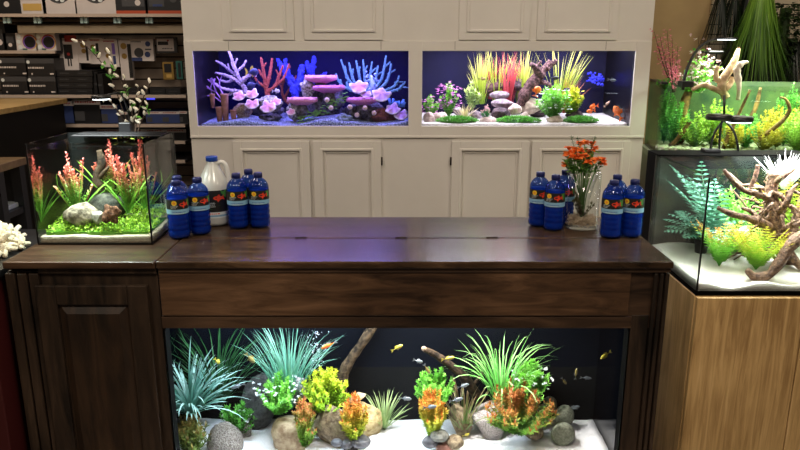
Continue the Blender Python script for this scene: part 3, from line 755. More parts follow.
m = MB(15); p = up(528, 410, 2.40, SZ + .09); bush(m, p, .19, .085, 50, .020, .006, 5, .009); o = plant('flowering_bush', 'green bush with white flowers in the right stone group', m, g_brt)
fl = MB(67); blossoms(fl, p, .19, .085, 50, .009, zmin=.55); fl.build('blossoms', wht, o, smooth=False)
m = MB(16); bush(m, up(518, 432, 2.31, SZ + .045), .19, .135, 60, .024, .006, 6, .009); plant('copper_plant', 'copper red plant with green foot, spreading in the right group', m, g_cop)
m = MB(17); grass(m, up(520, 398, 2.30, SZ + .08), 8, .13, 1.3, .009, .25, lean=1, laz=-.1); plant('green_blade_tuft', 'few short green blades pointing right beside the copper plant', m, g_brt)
dw = M('dark_driftwood', (.010, .007, .005), .85, c2=(.06, .038, .022), ns=45, bs=1, spec=.2)
dwt = M('tan_driftwood', (.010, .006, .003), .85, c2=(.075, .048, .025), ns=45, bs=1, spec=.2)
def limb(parts, seed=0, n=9):
    m = MB(seed)
    for q, s_ in enumerate(parts):
        pts, rad = path_px(s_); pts, rad = dense(pts, rad, 5, .14, seed + q); m.tube(pts, rad, n)
    return m
o = limb([[(378, 316, 2.46, 5), (367, 336, 2.46, 5), (353, 356, 2.46, 5), (344, 372, 2.45, 6), (341, 392, 2.44, 6), (340, 415, 2.43, 7)]], 2).build('driftwood', dwt); tag(o, 'brown driftwood trunk rising behind the yellow green bush', 'driftwood')
o = limb([[(424, 349, 2.33, 3.0), (436, 355, 2.35, 3.2), (450, 365, 2.37, 4), (463, 376, 2.39, 4.5), (477, 396, 2.43, 6), (486, 415, 2.44, 8)], [(463, 376, 2.39, 3), (474, 383, 2.41, 2), (483, 372, 2.42, 1.4)]], 3).build('driftwood', dw); tag(o, 'dark driftwood limb slanting down between the middle and right plants', 'driftwood')
c = MB(); c.ball(at(424, 348.6, 2.327), .010, .006, .010); c.build('cut_end', M('cut_wood', (.30, .20, .12), .8), o)
f_or = M('orange_fish', (.70, .10, .01), .35, c2=(.75, .18, .02), ns=40); f_yel = M('yellow_fish', (.45, .38, .03), .35, c2=(.55, .47, .08), ns=40)
f_sil = M('silver_fish', (.12, .15, .17), .25, .3, c2=(.28, .32, .34), ns=60); f_brn = M('olive_fish', (.16, .13, .03), .4, c2=(.28, .22, .06), ns=60)
f_fin = M('pale_fin', (.12, .13, .13), .4)
for a in (
 ('bright orange fish swimming beside the rising bubbles', 329, 345, 2.30, 17, 4.5, 22, f_or, f_fin, -1), ('yellow fish left of the dark driftwood limb', 397, 348, 2.25, 13, 4, 25, f_yel, None, 1),
 ('yellow fish hovering above the dark driftwood limb', 448, 358.5, 2.26, 14, 4, 5, f_yel, None, 1), ('yellow fish alone in the dark right part of the cabinet aquarium', 606, 355, 2.25, 13, 4.5, 32, f_yel, None, -1),
 ('olive fish with raised fins above the dark boulder', 250, 358, 2.30, 14, 5, -55, f_brn, f_brn, 1), ('small yellow fish in front of the dark green grass', 217, 361, 2.30, 8, 4, -55, f_yel, None, 1),
 ('pale blue silver fish in front of the dark boulder', 238, 386, 2.27, 15, 4, 12, f_sil, f_fin, -1), ('silver fish left of the driftwood tip', 418, 361, 2.28, 11, 4, -22, f_sil, f_fin, 1),
 ('slim yellow brown fish under the driftwood tip', 427, 369, 2.28, 13, 3.6, -60, f_brn, f_fin, 1), ('silver fish left of the middle orange bush', 405, 398.5, 2.26, 14, 4, -12, f_sil, f_fin, 1),
 ('silver fish in front of the middle orange bush', 430, 407, 2.23, 14, 4, 0, f_sil, f_fin, 1), ('silver fish above the upright brown veined stone', 456, 400, 2.26, 15, 4.5, 6, f_sil, f_fin, 1),
 ('silver fish in front of the bronze grass', 463, 386, 2.28, 13, 4, 10, f_sil, f_fin, 1), ('small brown fish near the right white flowers', 564, 381, 2.30, 10, 2.6, -52, f_brn, f_fin, 1),
 ('slim upright brown fish in the dark right part', 576, 374, 2.36, 12, 3, 85, f_brn, f_fin, 1), ('silver fish right of the slim upright one', 586, 378, 2.33, 13, 3, -12, f_sil, f_fin, 1),
 ('pale whiskered fish behind the round grey stones', 573, 408, 2.42, 15, 4, 5, f_sil, f_fin, 1), ('small red brown fish over the sand by the low brown stone', 553, 419, 2.34, 11, 3.2, 55, f_brn, None, 1),
 ('tiny yellow fish on the sand below the granite stone', 466, 435, 2.26, 8, 3, 10, f_yel, None, 1), ('white fish resting on the sand front right of the granite stone', 512, 436, 2.26, 12, 2.5, 0, M('white_fish', (.7, .7, .72), .4), None, -1)):
    lab, px, py, Y, L, h, an, mt, fn, fc = a
    fish(lab, px, py, Y, L, h, an, mt, fn, face=fc, group='fish in the cabinet aquarium')
m = MB(44)
for i in range(110):
    q = m.rng.random(); x = 316 + m.rng.gauss(0, 5) * (1 + q * .3); y = 372 - 42 * q
    m.ball(at(x, y, 2.43 + m.rng.uniform(-.03, .03)), m.rng.uniform(.0009, .0022), nu=6, nv=4)
tag(m.build('air_bubbles', M('bubble_white', (.75, .8, .85), .15)), 'column of small air bubbles rising behind the left plants', 'bubbles', kind='stuff')

# ================================================================== planted wall aquarium (right)
PZ = TZ0 + .008
T2L = 'in the right wall aquarium'
wsand2 = M('pale_lilac_sand', (.62, .58, .60), .9, c2=(.78, .74, .76), ns=70, bs=.3)
sand_bed('sand', 'pale sand along the bottom of the right wall aquarium', T2[0] - .003, WY + .055, T2[1] + .003, WY + .48, TZ0 - .009, lambda x, y: PZ - .004 + .03 * (y - WY), wsand2, seed=4)
pr1 = rockmat('purple_grey_stone', (.12, .09, .12), (.32, .26, .30), 14, .4); pr2 = rockmat('pinkish_stone', (.36, .26, .24), (.62, .50, .46), 12, .4)
pr3 = rockmat('tan_river_stone', (.28, .22, .17), (.48, .40, .32), 12, .3); pr4 = rockmat('dark_purple_stone', (.03, .02, .03), (.11, .075, .09), 12, .5)
Y0 = WY + .09
for lab, x0, y0, x1, y1, Y, mt, sd in (
 ('round pinkish white stone at the left corner', 423, 112, 435, 125, Y0, pr2, 1), ('pale pink stone right of the corner stone', 433, 112, 447, 122, Y0 + .05, pr2, 2),
 ('grey stone behind the yellow dry grass', 452, 107, 464, 115, Y0 + .12, pr1, 3), ('flat purple grey stone under the dry grass', 451, 115, 467, 123, Y0 + .03, pr1, 4),
 ('dark grey stone right of the dry grass', 470, 110, 484, 119, Y0 + .06, pr1, 5), ('speckled pink stone in front of the pink tuft', 480, 116, 498, 126, Y0, pr2, 6),
 ('long lavender stone high in the pile', 491, 99, 516, 108, Y0 + .12, pr1, 7), ('dark violet stone on top of the pile', 490, 91, 509, 99, Y0 + .18, pr1, 8),
 ('dark stone at the foot of the pile', 491, 108, 511, 119, Y0 + .05, pr4, 9), ('pinkish stone between the pile and the driftwood', 508, 103, 522, 115, Y0 + .08, pr2, 10),
 ('rosy angular stone above the pile', 509, 78, 526, 91, Y0 + .24, pr4, 11), ('broad white pink stone under the driftwood', 517, 97, 541, 114, Y0 + .14, pr3, 12),
 ('small white stone below the driftwood', 520, 112, 530, 122, Y0 + .04, pr2, 13), ('flat tan stone right of the green carpet', 546, 115, 564, 124, Y0, pr3, 14),
 ('dark rough stone under the yellow flowered bush', 566, 110, 584, 121, Y0 + .08, pr4, 15), ('dark stone behind the driftwood foot', 528, 106, 548, 117, Y0 + .2, pr4, 16)):
    rock(lab, x0, y0, x1, y1, Y=Y, mat=mt, seed=sd + 90, rough=.12, ang=2, group='stones in the right wall aquarium')
def wf(px, Y, z=None):
    v = at(px, 100, Y); return Vector((v.x, Y, PZ if z is None else z))
red = leafmat('red_blade', [(0, (.35, .03, .05)), (1, (.75, .12, .16))], .3); yg = leafmat('yellow_green_blade', [(0, (.12, .30, .02)), (.6, (.42, .56, .05)), (1, (.75, .72, .22))], .3)
for lab, px, Y, zz, h, n, mt, sp_, dp in (
 ('yellow green grass clump, leftmost behind the dark logs', 481, WY + .33, 1.36, .24, 26, yg, .42, .25), ('yellow green grass clump left of the red one', 497, WY + .36, 1.36, .24, 22, yg, .3, .2),
 ('bright red grass clump in the middle', 508, WY + .34, 1.35, .24, 34, red, .34, .15), ('dark red grass between the two left green clumps', 490, WY + .40, 1.38, .20, 14, red, .3, .15), ('yellow green grass clump right of the red one', 522, WY + .36, 1.35, .26, 30, yg, .38, .2),
 ('tall yellow green blades arching right of the driftwood', 558, WY + .30, 1.33, .30, 22, yg, .6, .3)):
    m = MB(int(px)); grass(m, wf(px, Y, zz - .06), int(n * 2.2), h * 1.25, sp_ * .8, .0075, dp, base=.03, hv=.5, lean=1 if px == 558 else 0, laz=-.15); plant('aquarium_grass', lab, m, mt, group='grasses ' + T2L)
m = MB(70); grass(m, wf(564, WY + .26, PZ + .03), 42, .21, .8, .005, .35, lean=1, laz=0); plant('rusty_grass', 'rust orange fine grass right of the driftwood', m, leafmat('rust_blade', [(0, (.28, .07, .03)), (1, (.62, .20, .10))], .3))
m = MB(71); grass(m, wf(465, Y0 + .04), 50, .11, .7, .005, .4); plant('dry_grass', 'pale dry yellow grass tuft at the left', m, leafmat('straw_blade', [(0, (.25, .22, .08)), (1, (.66, .58, .30))], .3))
m = MB(72); bush(m, wf(471, Y0 + .22, PZ + .04), .135, .05, 14, .03, .007, 3, .014); plant('light_green_stem_plant', 'light green stem plant behind the dry grass', m, leafmat('pale_lime_leaf', [(0, (.12, .30, .05)), (1, (.55, .68, .25))], .3))
pk = leafmat('magenta_petal', [(0, (.55, .12, .50)), (1, (.80, .32, .75))], .3)
for lab, px, Y, h, r_, nb, sd in (('low bush with purple flowers at the left end', 431, Y0 + .12, .10, .045, 26, 1), ('taller bush with purple flowers behind the pale stones', 449, Y0 + .18, .165, .05, 40, 2)):
    p = wf(px, Y, PZ + .01); m = MB(73 + sd); bush(m, p, h, r_, 22, .018, .007, 4, .011); o = plant('purple_flowered_bush', lab, m, g_brt, group='purple flowered bushes')
    q = MB(75 + sd); blossoms(q, p, h * 1.15, r_ * 1.3, nb * 3, .009, zmin=.25); q.build('blossoms', pk, o, smooth=False)
m = MB(78); bush(m, wf(487, Y0 + .02, PZ + .005), .075, .03, 18, .014, .004, 5, .007); plant('pink_tipped_tuft', 'dark green tuft with pink tips in front of the stone pile', m, leafmat('pink_tip_leaf', [(0, (.02, .16, .05)), (.6, (.05, .30, .08)), (.8, (.55, .28, .35)), (1, (.70, .40, .45))], .15))
p = wf(554, Y0 + .03, PZ + .01); m = MB(79); bush(m, p, .165, .085, 50, .024, .009, 4, .010); o = plant('flowering_bush', 'green bush with white flowers right of the driftwood', m, g_brt)
q = MB(80); blossoms(q, p, .17, .09, 60, .010, zmin=.35); q.build('blossoms', wht, o, smooth=False)
p = wf(572, Y0 + .10, PZ + .01); m = MB(81); bush(m, p, .155, .055, 34, .022, .009, 4, .010); o = plant('flowering_bush', 'lime bush with yellow flowers at the right of the planting', m, g_lime)
q = MB(82); blossoms(q, p, .16, .065, 26, .011, zmin=.5); q.build('blossoms', leafmat('yellow_petal', [(0, (.8, .7, .05)), (1, (.9, .8, .1))], .2), o, smooth=False)
def carpet(label, x0, x1, y0, y1, z, n, L, seed, mt, name='carpet_plant'):
    m = MB(seed); rg = m.rng
    for i in range(n):
        a = rg.uniform(0, 2 * PI); q = math.sqrt(rg.random()); cx, cy = (x0 + x1) / 2, (y0 + y1) / 2
        x = cx + math.cos(a) * q * (x1 - x0) / 2; y = cy + math.sin(a) * q * (y1 - y0) / 2
        zz = z + (1 - q * q) * L * 1.2
        for k in range(3): m.leaf((x, y, zz), (rg.uniform(-1, 1), rg.uniform(-1, 1), rg.uniform(.3, 1.2)), L * rg.uniform(.6, 1.1), L * .35, t=rg.random() * .4, t1=.3 + rg.random() * .7)
    m.add([(cx + math.cos(k * PI / 6) * (x1 - x0) / 2, cy + math.sin(k * PI / 6) * (y1 - y0) / 2, z - .003) for k in range(12)] + [(cx, cy, z + L * .8)], [(k, (k + 1) % 12, 12) for k in range(12)])
    o = m.build(name, mt, smooth=False); return tag(o, label, 'carpet plant', kind='stuff')
for i, (lab, a, b) in enumerate((('low green carpet plant in front at the left ' + T2L, 437, 482), ('low green carpet plant in front at the middle ' + T2L, 498, 546), ('low green carpet plant in front at the right ' + T2L, 569, 606))):
    carpet(lab, wx(a), wx(b), WY + .06, WY + .15, PZ + .002, 420, .017, 85 + i, g_mid)
wd2 = M('plum_driftwood', (.018, .007, .008), .8, c2=(.15, .075, .08), ns=90, bs=1, spec=.3)
Yd = WY + .24
o = limb([[(522, 106, Yd, 5), (525, 94, Yd, 6.5), (533, 83, Yd, 6), (540, 74, Yd, 4.5), (546, 67, Yd, 3.5), (551, 62, Yd, 4)], [(541, 76, Yd, 5), (536, 68, Yd - .03, 3.5), (531, 64, Yd - .05, 2)], [(546, 68, Yd, 4), (553, 63, Yd, 3), (556, 60, Yd - .02, 1.5)], [(541, 82, Yd, 3), (549, 84, Yd - .04, 2), (551, 90, Yd - .04, 1)], [(536, 68, Yd - .03, 2.4), (541, 61, Yd - .04, 1.4)]], 5).build('driftwood', wd2); tag(o, 'thick plum brown driftwood leaning up to the right ' + T2L, 'driftwood')
o = limb([[(479, 93, Y0 + .24, 5), (490, 88, Y0 + .25, 5), (503, 85, Y0 + .25, 4.5), (511, 84, Y0 + .26, 3)], [(481, 88, Y0 + .26, 3), (492, 82, Y0 + .27, 3), (503, 83, Y0 + .27, 3)]], 6).build('driftwood', wd2); tag(o, 'dark log lying on the stone pile ' + T2L, 'driftwood')
m = MB(88)  # blue reflection of the reef tank, built as solid balls
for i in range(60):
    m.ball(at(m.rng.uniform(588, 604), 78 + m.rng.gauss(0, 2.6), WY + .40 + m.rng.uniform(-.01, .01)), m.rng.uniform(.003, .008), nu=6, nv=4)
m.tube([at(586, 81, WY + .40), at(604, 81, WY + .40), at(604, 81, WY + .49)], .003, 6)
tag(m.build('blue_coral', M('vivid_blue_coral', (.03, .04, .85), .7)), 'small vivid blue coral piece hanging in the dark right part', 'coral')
for a in (
 ('orange fish beside the driftwood foot', 537, 91.5, Y0 + .05, 11, 8, 70, f_or, 1), ('orange fish, upper of the pair in the dark part', 594, 106.5, Y0 + .1, 10, 4.5, 10, f_or, -1), ('orange fish, lower of the pair in the dark part', 591, 111, Y0 + .07, 10, 4.5, 8, f_or, -1),
 ('large orange goldfish nosing down to the sand at the right end', 618, 113, Y0 + .03, 17, 7.5, -55, f_or, -1), ('silver fish near the top right of the planted tank', 612, 80, Y0 + .1, 10, 3, -5, f_sil, 1), ('slim pale fish above the goldfish', 607, 104, Y0 + .08, 8, 2.6, 45, M('pale_pink_fish', (.6, .42, .36), .4), 1),
 ('dark fish right of the driftwood top', 554, 78, Y0 + .03, 11, 4, 0, M('black_fish', (.02, .025, .03), .4), 1), ('slim dark fish above the white flowered bush', 565, 90, Y0 + .06, 11, 3, 15, MATS['black_fish'], 1),
 ('small brown fish before the left grass', 482, 79, Y0 + .08, 8, 3, 0, f_brn, 1)):
    lab, px, py, Y, L, h, an, mt, fc = a
    fish(lab, px, py, Y, L, h, an, mt, face=fc, group='fish in the right wall aquarium')

# ================================================================== coral reef wall aquarium (left)
T1L = 'in the left wall aquarium'
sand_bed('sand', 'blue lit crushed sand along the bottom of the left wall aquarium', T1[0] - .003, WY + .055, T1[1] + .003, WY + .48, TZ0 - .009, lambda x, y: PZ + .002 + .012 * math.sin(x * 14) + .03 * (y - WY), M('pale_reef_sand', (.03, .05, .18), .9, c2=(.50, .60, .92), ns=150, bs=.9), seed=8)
Yr = WY + .22
def coral(name, label, mb, mat, cat='coral', group=None, **k): return tag(mb.build(name, mat, **k), label, cat, group)
lav = M('lavender_coral', (.20, .13, .22), .8, c2=(.80, .68, .82), ns=260, bs=.7)
vio = M('violet_coral', (.40, .20, .62), .8, c2=(.58, .34, .78), ns=260, bs=.7)
redc = M('rust_red_coral', (.22, .02, .015), .8, c2=(.60, .13, .08), ns=260, bs=.7)
bluc = M('cobalt_coral', (.008, .012, .45), .8, c2=(.05, .08, .95), ns=220, bs=1)
skyc = M('pale_blue_coral', (.06, .20, .28), .8, c2=(.22, .46, .55), ns=260, bs=.7)
def limbs_px(segs, seed=0, n=7, k=4, jit=.10):
    m = MB(seed)
    for q, s_ in enumerate(segs):
        pts, rad = path_px(s_); pts, rad = dense(pts, rad, k, jit, seed + q); m.tube(pts, [r * .88 for r in rad], n)
        m.ball(pts[-1], rad[-1] * .9, nu=6, nv=4)
        for i in range(len(pts) - 1):
            for _ in range(5):
                d = Vector((m.rng.uniform(-1, 1), m.rng.uniform(-1, 1), m.rng.uniform(-1, 1))).normalized(); p_ = pts[i].lerp(pts[i + 1], m.rng.random())
                m.ball(p_ + d * rad[i] * .85, rad[i] * m.rng.uniform(.3, .55) + .0006, nu=5, nv=3)
    return m
y = Yr + .04
segs = [[(248, 97, y, 2.6), (243, 86, y, 2.4), (238, 76, y, 2.1), (234, 66, y, 1.8), (231, 57, y, 1.4), (229, 52, y, 1)],
 [(246, 93, y, 2.2), (236, 91, y, 2), (224, 89, y - .02, 1.6), (215, 84, y - .03, 1.2)], [(243, 86, y, 2), (234, 79, y, 1.8), (225, 75, y, 1.4), (216, 73, y, 1)],
 [(238, 76, y, 1.9), (229, 70, y + .02, 1.5), (222, 64, y + .02, 1.2), (216, 61, y + .02, .9)], [(236, 72, y, 1.5), (243, 66, y, 1.2), (246, 61, y, .9)],
 [(241, 82, y, 1.8), (249, 76, y - .02, 1.5), (252, 68, y - .02, 1.1)], [(243, 78, y, 1.4), (251, 75, y, 1.2), (256, 76, y, .8)], [(234, 66, y, 1.2), (237, 59, y, .9)], [(229, 70, y, 1.2), (228, 64, y, .8)],
 [(234, 79, y, 1.5), (227, 82, y, 1.2), (220, 80, y, .9)], [(236, 91, y, 1.5), (228, 95, y, 1.2)]]
coral('branching_coral', 'pale lavender branching coral at the left', limbs_px(segs, 1), lav)
m = MB(12); 
for i, (px, py, dx) in enumerate(((222, 100, -.7), (224, 98, -.2), (221, 102, -1.2))): branchy(m, at(px, py, Yr), (dx, 0, 1), .05, .0055, 2, .5)
coral('violet_coral', 'violet twiggy coral behind the brown tubes', m, vio)
y = Yr + .07
segs = [[(268, 98, y, 2.6), (266, 88, y, 2.4), (265, 79, y, 2), (263, 68, y, 1.6), (261, 58, y, 1.1)], [(266, 88, y, 2), (269, 78, y, 1.8), (271, 67, y, 1.4), (272, 59, y, 1)],
 [(267, 92, y, 2.1), (275, 86, y, 1.8), (279, 76, y, 1.5), (283, 66, y, 1)], [(275, 86, y, 1.6), (283, 79, y, 1.4), (287, 70, y, 1), (289, 64, y, .8)], [(265, 79, y, 1.5), (261, 74, y, 1.2), (259, 70, y, .9)], [(266, 88, y, 1.5), (258, 82, y, 1.2), (255, 78, y, .9)],
 [(263, 68, y, 1.1), (266, 63, y, .8)], [(279, 76, y, 1.1), (276, 70, y, .8)]]
coral('branching_coral', 'rust red branching coral right of the lavender one', limbs_px(segs, 2), redc)
y = Yr + .14
coral('sea_fan', 'thin dark red sea fan beside the cobalt coral', limbs_px([[(293, 108, y, 1.6), (284, 98, y, 1.5), (282, 88, y, 1.3), (286, 76, y, 1.2), (290, 66, y, .8)], [(284, 98, y, 1.3), (290, 88, y, 1.1), (296, 76, y, .8)], [(282, 88, y, 1.1), (277, 80, y, .8)], [(286, 76, y, 1), (282, 68, y, .7)]], 3), M('dark_red_coral', (.28, .05, .05), .8, c2=(.38, .09, .08), ns=260, bs=.7))
y = Yr + .10
coral('finger_coral', 'cobalt blue finger coral, left clump behind the pink table coral', limbs_px([[(296, 104, y, 4), (295, 92, y, 4.4), (290, 80, y, 4.0), (283, 70, y, 3), (278, 60, y, 2.0)], [(295, 92, y, 4), (299, 82, y, 4), (301, 72, y, 3.2), (302, 66, y, 2.2)], [(290, 80, y, 3), (286, 66, y, 2.4), (285, 60, y, 1.5)], [(299, 88, y, 3), (306, 84, y, 2)]], 4, 9), bluc)
coral('finger_coral', 'cobalt blue finger coral standing behind the top pink table coral', limbs_px([[(312, 88, y + .05, 3), (311, 78, y + .05, 3.4), (309, 69, y + .05, 3), (307, 62, y + .05, 2)], [(311, 76, y + .05, 3), (313, 66, y + .05, 2.8), (314, 57, y + .05, 1.8)], [(312, 80, y + .05, 2.4), (322, 76, y + .05, 2), (326, 73, y + .05, 1.3)]], 5, 9), bluc)
y = Yr + .10
sk = []
for px, py, bend in ((336, 74, -8), (341, 60, -3), (349, 63, -3), (356, 61, 0), (363, 60, 0), (347, 82, -8), (386, 56, 3), (391, 64, 6), (399, 76, 8), (405, 82, 8), (378, 66, 0), (372, 62, -2)):
    bx, by = 369, 96; mx_ = bx + (px - bx) * .62 + bend * .4; my_ = by + (py - by) * .38
    sk.append([(bx, by, y, 1.8), (mx_, my_, y, 1.6), ((mx_ + px) / 2 + bend * .25, (my_ + py) / 2, y, 1.35), (px, py, y, .8)])
    if len(sk) % 2: sk.append([((mx_ + px) / 2, (my_ + py) / 2, y, 1.1), (px + 4, py + 6, y, .7)])
    else: sk.append([(mx_, my_, y, 1.2), (px - 5, py + 9, y, .7)])
coral('branching_coral', 'large pale blue branching coral fan at the right', limbs_px(sk, 6), skyc)
y = Yr + .03
m = MB(14)
for i in range(20): m.ball(at(372 + m.rng.gauss(0, 3.6), 80 + m.rng.gauss(0, 6.5), y + m.rng.uniform(-.01, .02)), .009 * m.rng.uniform(.6, 1.1), nu=8, nv=5)
m.tube([at(374, 98, y), at(373, 86, y), at(371, 75, y)], [.014, .012, .006], 8)
coral('cluster_coral', 'sky blue knobbly coral standing before the pale blue fan', m, M('sky_blue_coral', (.24, .40, .85), .8, c2=(.42, .55, .92), ns=60, bs=.5))
def tablec(label, x0, x1, py, Y, mt, th=4.4, seed=1):
    cx = (x0 + x1) / 2; k = mp(Y, py); r_ = (x1 - x0) / 2 * k; c = at(cx, py, Y); m = MB(seed); n = 40; vs = []; rings = [(.25, -1.3), (.7, -.75), (1.0, -.35), (1.04, .1), (.93, .48), (.6, .55), (.25, .6)]
    for q, z in rings:
        for j in range(n):
            a = 2 * PI * j / n; w_ = 1 + .08 * noise.noise(Vector((math.cos(a) * 2.5, math.sin(a) * 2.5, seed))) + .035 * m.rng.uniform(-1, 1)
            vs.append((c.x + r_ * q * w_ * math.cos(a), c.y + r_ * .6 * q * w_ * math.sin(a), c.z + z * th * k + m.rng.uniform(-1, 1) * .0012))
    kk = len(rings)
    m.add(vs, [(i * n + j, i * n + (j + 1) % n, (i + 1) * n + (j + 1) % n, (i + 1) * n + j) for i in range(kk - 1) for j in range(n)] + [tuple(range(n))[::-1], tuple(range((kk - 1) * n, kk * n))])
    for i in range(150):
        a = m.rng.uniform(0, 2 * PI); q = m.rng.random() ** .4
        m.ball((c.x + r_ * q * math.cos(a), c.y + r_ * .6 * q * math.sin(a), c.z + .45 * th * k * m.rng.uniform(-.3, 1.2)), m.rng.uniform(.0025, .0055), nu=6, nv=4)
    m.tube([(c.x, c.y, c.z - th * k * 3.2), (c.x, c.y, c.z - th * k)], [r_ * .45, r_ * .3], 10, m=1)
    coral('table_coral', label, m, [mt, lr], group='table corals ' + T1L)
lr = rockmat('dark_live_rock', (.008, .008, .012), (.14, .13, .17), 14, 1.0)
pkc = M('hot_pink_coral', (.80, .22, .42), .8, c2=(.95, .48, .62), ns=300, bs=.9); ppc = M('magenta_coral', (.55, .12, .45), .8, c2=(.78, .32, .66), ns=300, bs=.9)
tablec('pink table coral, topmost of the stack', 305, 337, 78, Yr - .01, pkc, seed=1); tablec('purple table coral below the topmost pink one', 313, 345, 88, Yr - .05, ppc, seed=2)
tablec('pink table coral, lowest and leftmost', 287, 317, 100, Yr - .09, pkc, seed=3); tablec('purple table coral at the right under the pale blue fan', 347, 378, 100, Yr - .08, ppc, seed=4)
cr_ = rockmat('cream_reef_rock', (.10, .09, .06), (.62, .60, .54), 20, 1.0)
mar = rockmat('maroon_rock', (.10, .03, .04), (.24, .08, .09), 24, .9)
for lab, x0, y0, x1, y1, Y, mt, sd in (
 ('dark live rock carrying the stack of table corals', 306, 84, 345, 124, Yr + .05, lr, 1), ('cream knobbly rock beside the stack of table corals', 301, 79, 315, 97, Yr + .01, cr_, 2),
 ('cream and brown rock under the lowest pink table coral', 288, 103, 304, 120, Yr - .08, cr_, 3), ('dark rock under the right purple table coral', 344, 101, 382, 124, Yr - .03, lr, 4),
 ('maroon rock at the foot of the pale blue fan', 372, 108, 398, 123, Yr - .07, mar, 5), ('small blue grey dome rock on the sand', 336, 114, 351, 123, Yr - .14, rockmat('blue_grey_rock', (.10, .14, .20), (.25, .32, .42), 20, .4), 6),
 ('dark green rock low between the left corals', 246, 104, 282, 122, Yr + .02, lr, 7), ('brown speckled rock right of the tubes', 234, 103, 251, 118, Yr - .08, rockmat('brown_speckled_rock', (.16, .08, .04), (.40, .34, .26), 30, .8), 8),
 ('flat dark rock on the sand below the pale mushroom corals', 258, 113, 280, 123, Yr - .08, lr, 9), ('white green knobbly rock between the pink mushrooms', 256, 96, 281, 112, Yr - .03, cr_, 10)):
    rock(lab, x0, y0, x1, y1, Y=Y, mat=mt, seed=sd + 130, rough=.28, ang=0, group='reef rocks ' + T1L)
def mush(label, px, py, r, Y, mt, seed, tilt=-.7, inner=None):
    k = mp(Y, py); rr = r * k; m = MB(seed); n = 22; c = at(px, py, Y); rings = [(.15, .45), (.55, .30), (.9, .12), (1.0, -.02), (.85, -.14), (.3, -.3)]
    vs = []; ts = []
    for q, z in rings:
        for j in range(n):
            ts.append(q if z > -.1 else .3)
            a = 2 * PI * j / n; wv = (math.sin(a * 5 + seed) * .12 + math.sin(a * 3 + seed * 2) * .07) * q
            x = rr * q * math.cos(a) * (1 + wv); yy = rr * q * math.sin(a) * (1 + wv); zz = rr * (z * .5 + wv * 1.1)
            ct, st_ = math.cos(tilt), math.sin(tilt)
            vs.append((c.x + x, c.y + yy * ct + zz * st_ * 1.0, c.z - yy * st_ + zz * ct))
    kk = len(rings); m.add(vs, [(i * n + j, i * n + (j + 1) % n, (i + 1) * n + (j + 1) % n, (i + 1) * n + j) for i in range(kk - 1) for j in range(n)] + [tuple(range(n))[::-1], tuple(range((kk - 1) * n, kk * n))], ts)
    coral('mushroom_coral', label, m, mt, group='mushroom corals ' + T1L)
pm = leafmat('pale_pink_coral', [(0, (.62, .22, .34)), (.7, (.70, .34, .46)), (.93, (.92, .82, .88))], .1, .7, .1); lm = leafmat('lilac_coral', [(0, (.42, .20, .55)), (.7, (.52, .32, .70)), (.93, (.85, .76, .92))], .1, .7, .1)
for i, (lab, px, py, r, Y, mt) in enumerate((
 ('pink mushroom coral, upper left of the pale group', 239, 96, 6.5, Yr - .09, pm), ('pink mushroom coral, topmost of the pale group', 252, 94, 6.5, Yr - .08, pm), ('pink mushroom coral in the middle of the pale group', 252, 104, 7, Yr - .12, pm),
 ('pink mushroom coral, rightmost and lowest of the pale group', 268, 107, 8, Yr - .11, pm), ('white mushroom coral right behind the pale group', 276, 102, 5.5, Yr - .06, pm),
 ('lilac white mushroom coral, left at the pale blue fan', 359, 87, 9, Yr - .05, pm), ('lilac mushroom coral right of the sky blue knobbly one', 381, 95, 9.5, Yr - .07, lm),
 ('purple ruffled coral at the right end, upper', 393, 109, 7.5, Yr - .1, lm), ('purple ruffled coral at the right end, lower', 401, 115, 7, Yr - .11, lm), ('small lilac ruffle under the left lilac mushroom', 366, 94, 5.5, Yr - .07, lm), ('cream ruffled coral left under the pink table', 291, 112, 4.5, Yr - .12, pm))):
    mush(lab, px, py, r, Y, mt, i + 1)
brs = M('brown_tube_sponge', (.24, .10, .07), .85, c2=(.36, .18, .13), ns=50, bs=.5)
for i, (lab, px, yt, yb, r) in enumerate((('tallest brown tube sponge', 226, 94, 123, 3.8), ('brown tube sponge left of the tallest', 220, 107, 123, 3.4), ('brown tube sponge right of the tallest', 234, 110, 123, 3.2), ('small brown tube sponge at the far left', 213, 94, 108, 2.6))):
    Y = Yr - .11 + (.04 if i == 3 else 0); k = mp(Y, 110); c = at(px, yb, Y); c.z = max(c.z, PZ); H = at(px, yt, Y).z - c.z; m = MB(); rr = r * k
    m.lathe([(rr * .75, 0), (rr * .85, H * .5), (rr * 1.05, H * .93), (rr * 1.12, H), (rr * .9, H * 1.01), (rr * .7, H * .96), (rr * .6, H * .7), (0.0001, H * .6)], c, 16)
    coral('tube_sponge', lab, m, brs, 'sponge', 'tube sponges ' + T1L)
m = MB(15)
for i in range(9):
    px = 388 + m.rng.random() * 16; Y = Yr - .02; k = mp(Y, 100); c = at(px, 107, Y); H = m.rng.uniform(.025, .045)
    m.tube([c, c + Vector((m.rng.uniform(-.008, .012), 0, H))], [.005, .0065], 8)
coral('tube_cluster', 'bright blue short tube sponges at the right end', m, M('bright_blue_sponge', (.10, .28, .75), .8), 'sponge')
m = MB(16)
for i in range(90):
    px = m.rng.uniform(298, 348); t_ = (px - 300) / 46; py = 122 - t_ * 24 + m.rng.gauss(0, 3); r_ = m.rng.uniform(.006, .014)
    c = at(px, py, Yr - .10 + t_ * .03); m.lathe([(r_, 0), (r_ * .8, .003), (0.0001, .004)], (c.x, c.y, c.z), 9)
coral('green_polyps', 'green leafy polyps creeping up the dark live rock', m, M('moss_green_polyp', (.10, .30, .06), .8, c2=(.20, .44, .10), ns=60), 'polyps', None)
ball = M('cream_pink_polyp', (.55, .38, .32), .7, c2=(.75, .60, .52), ns=60)
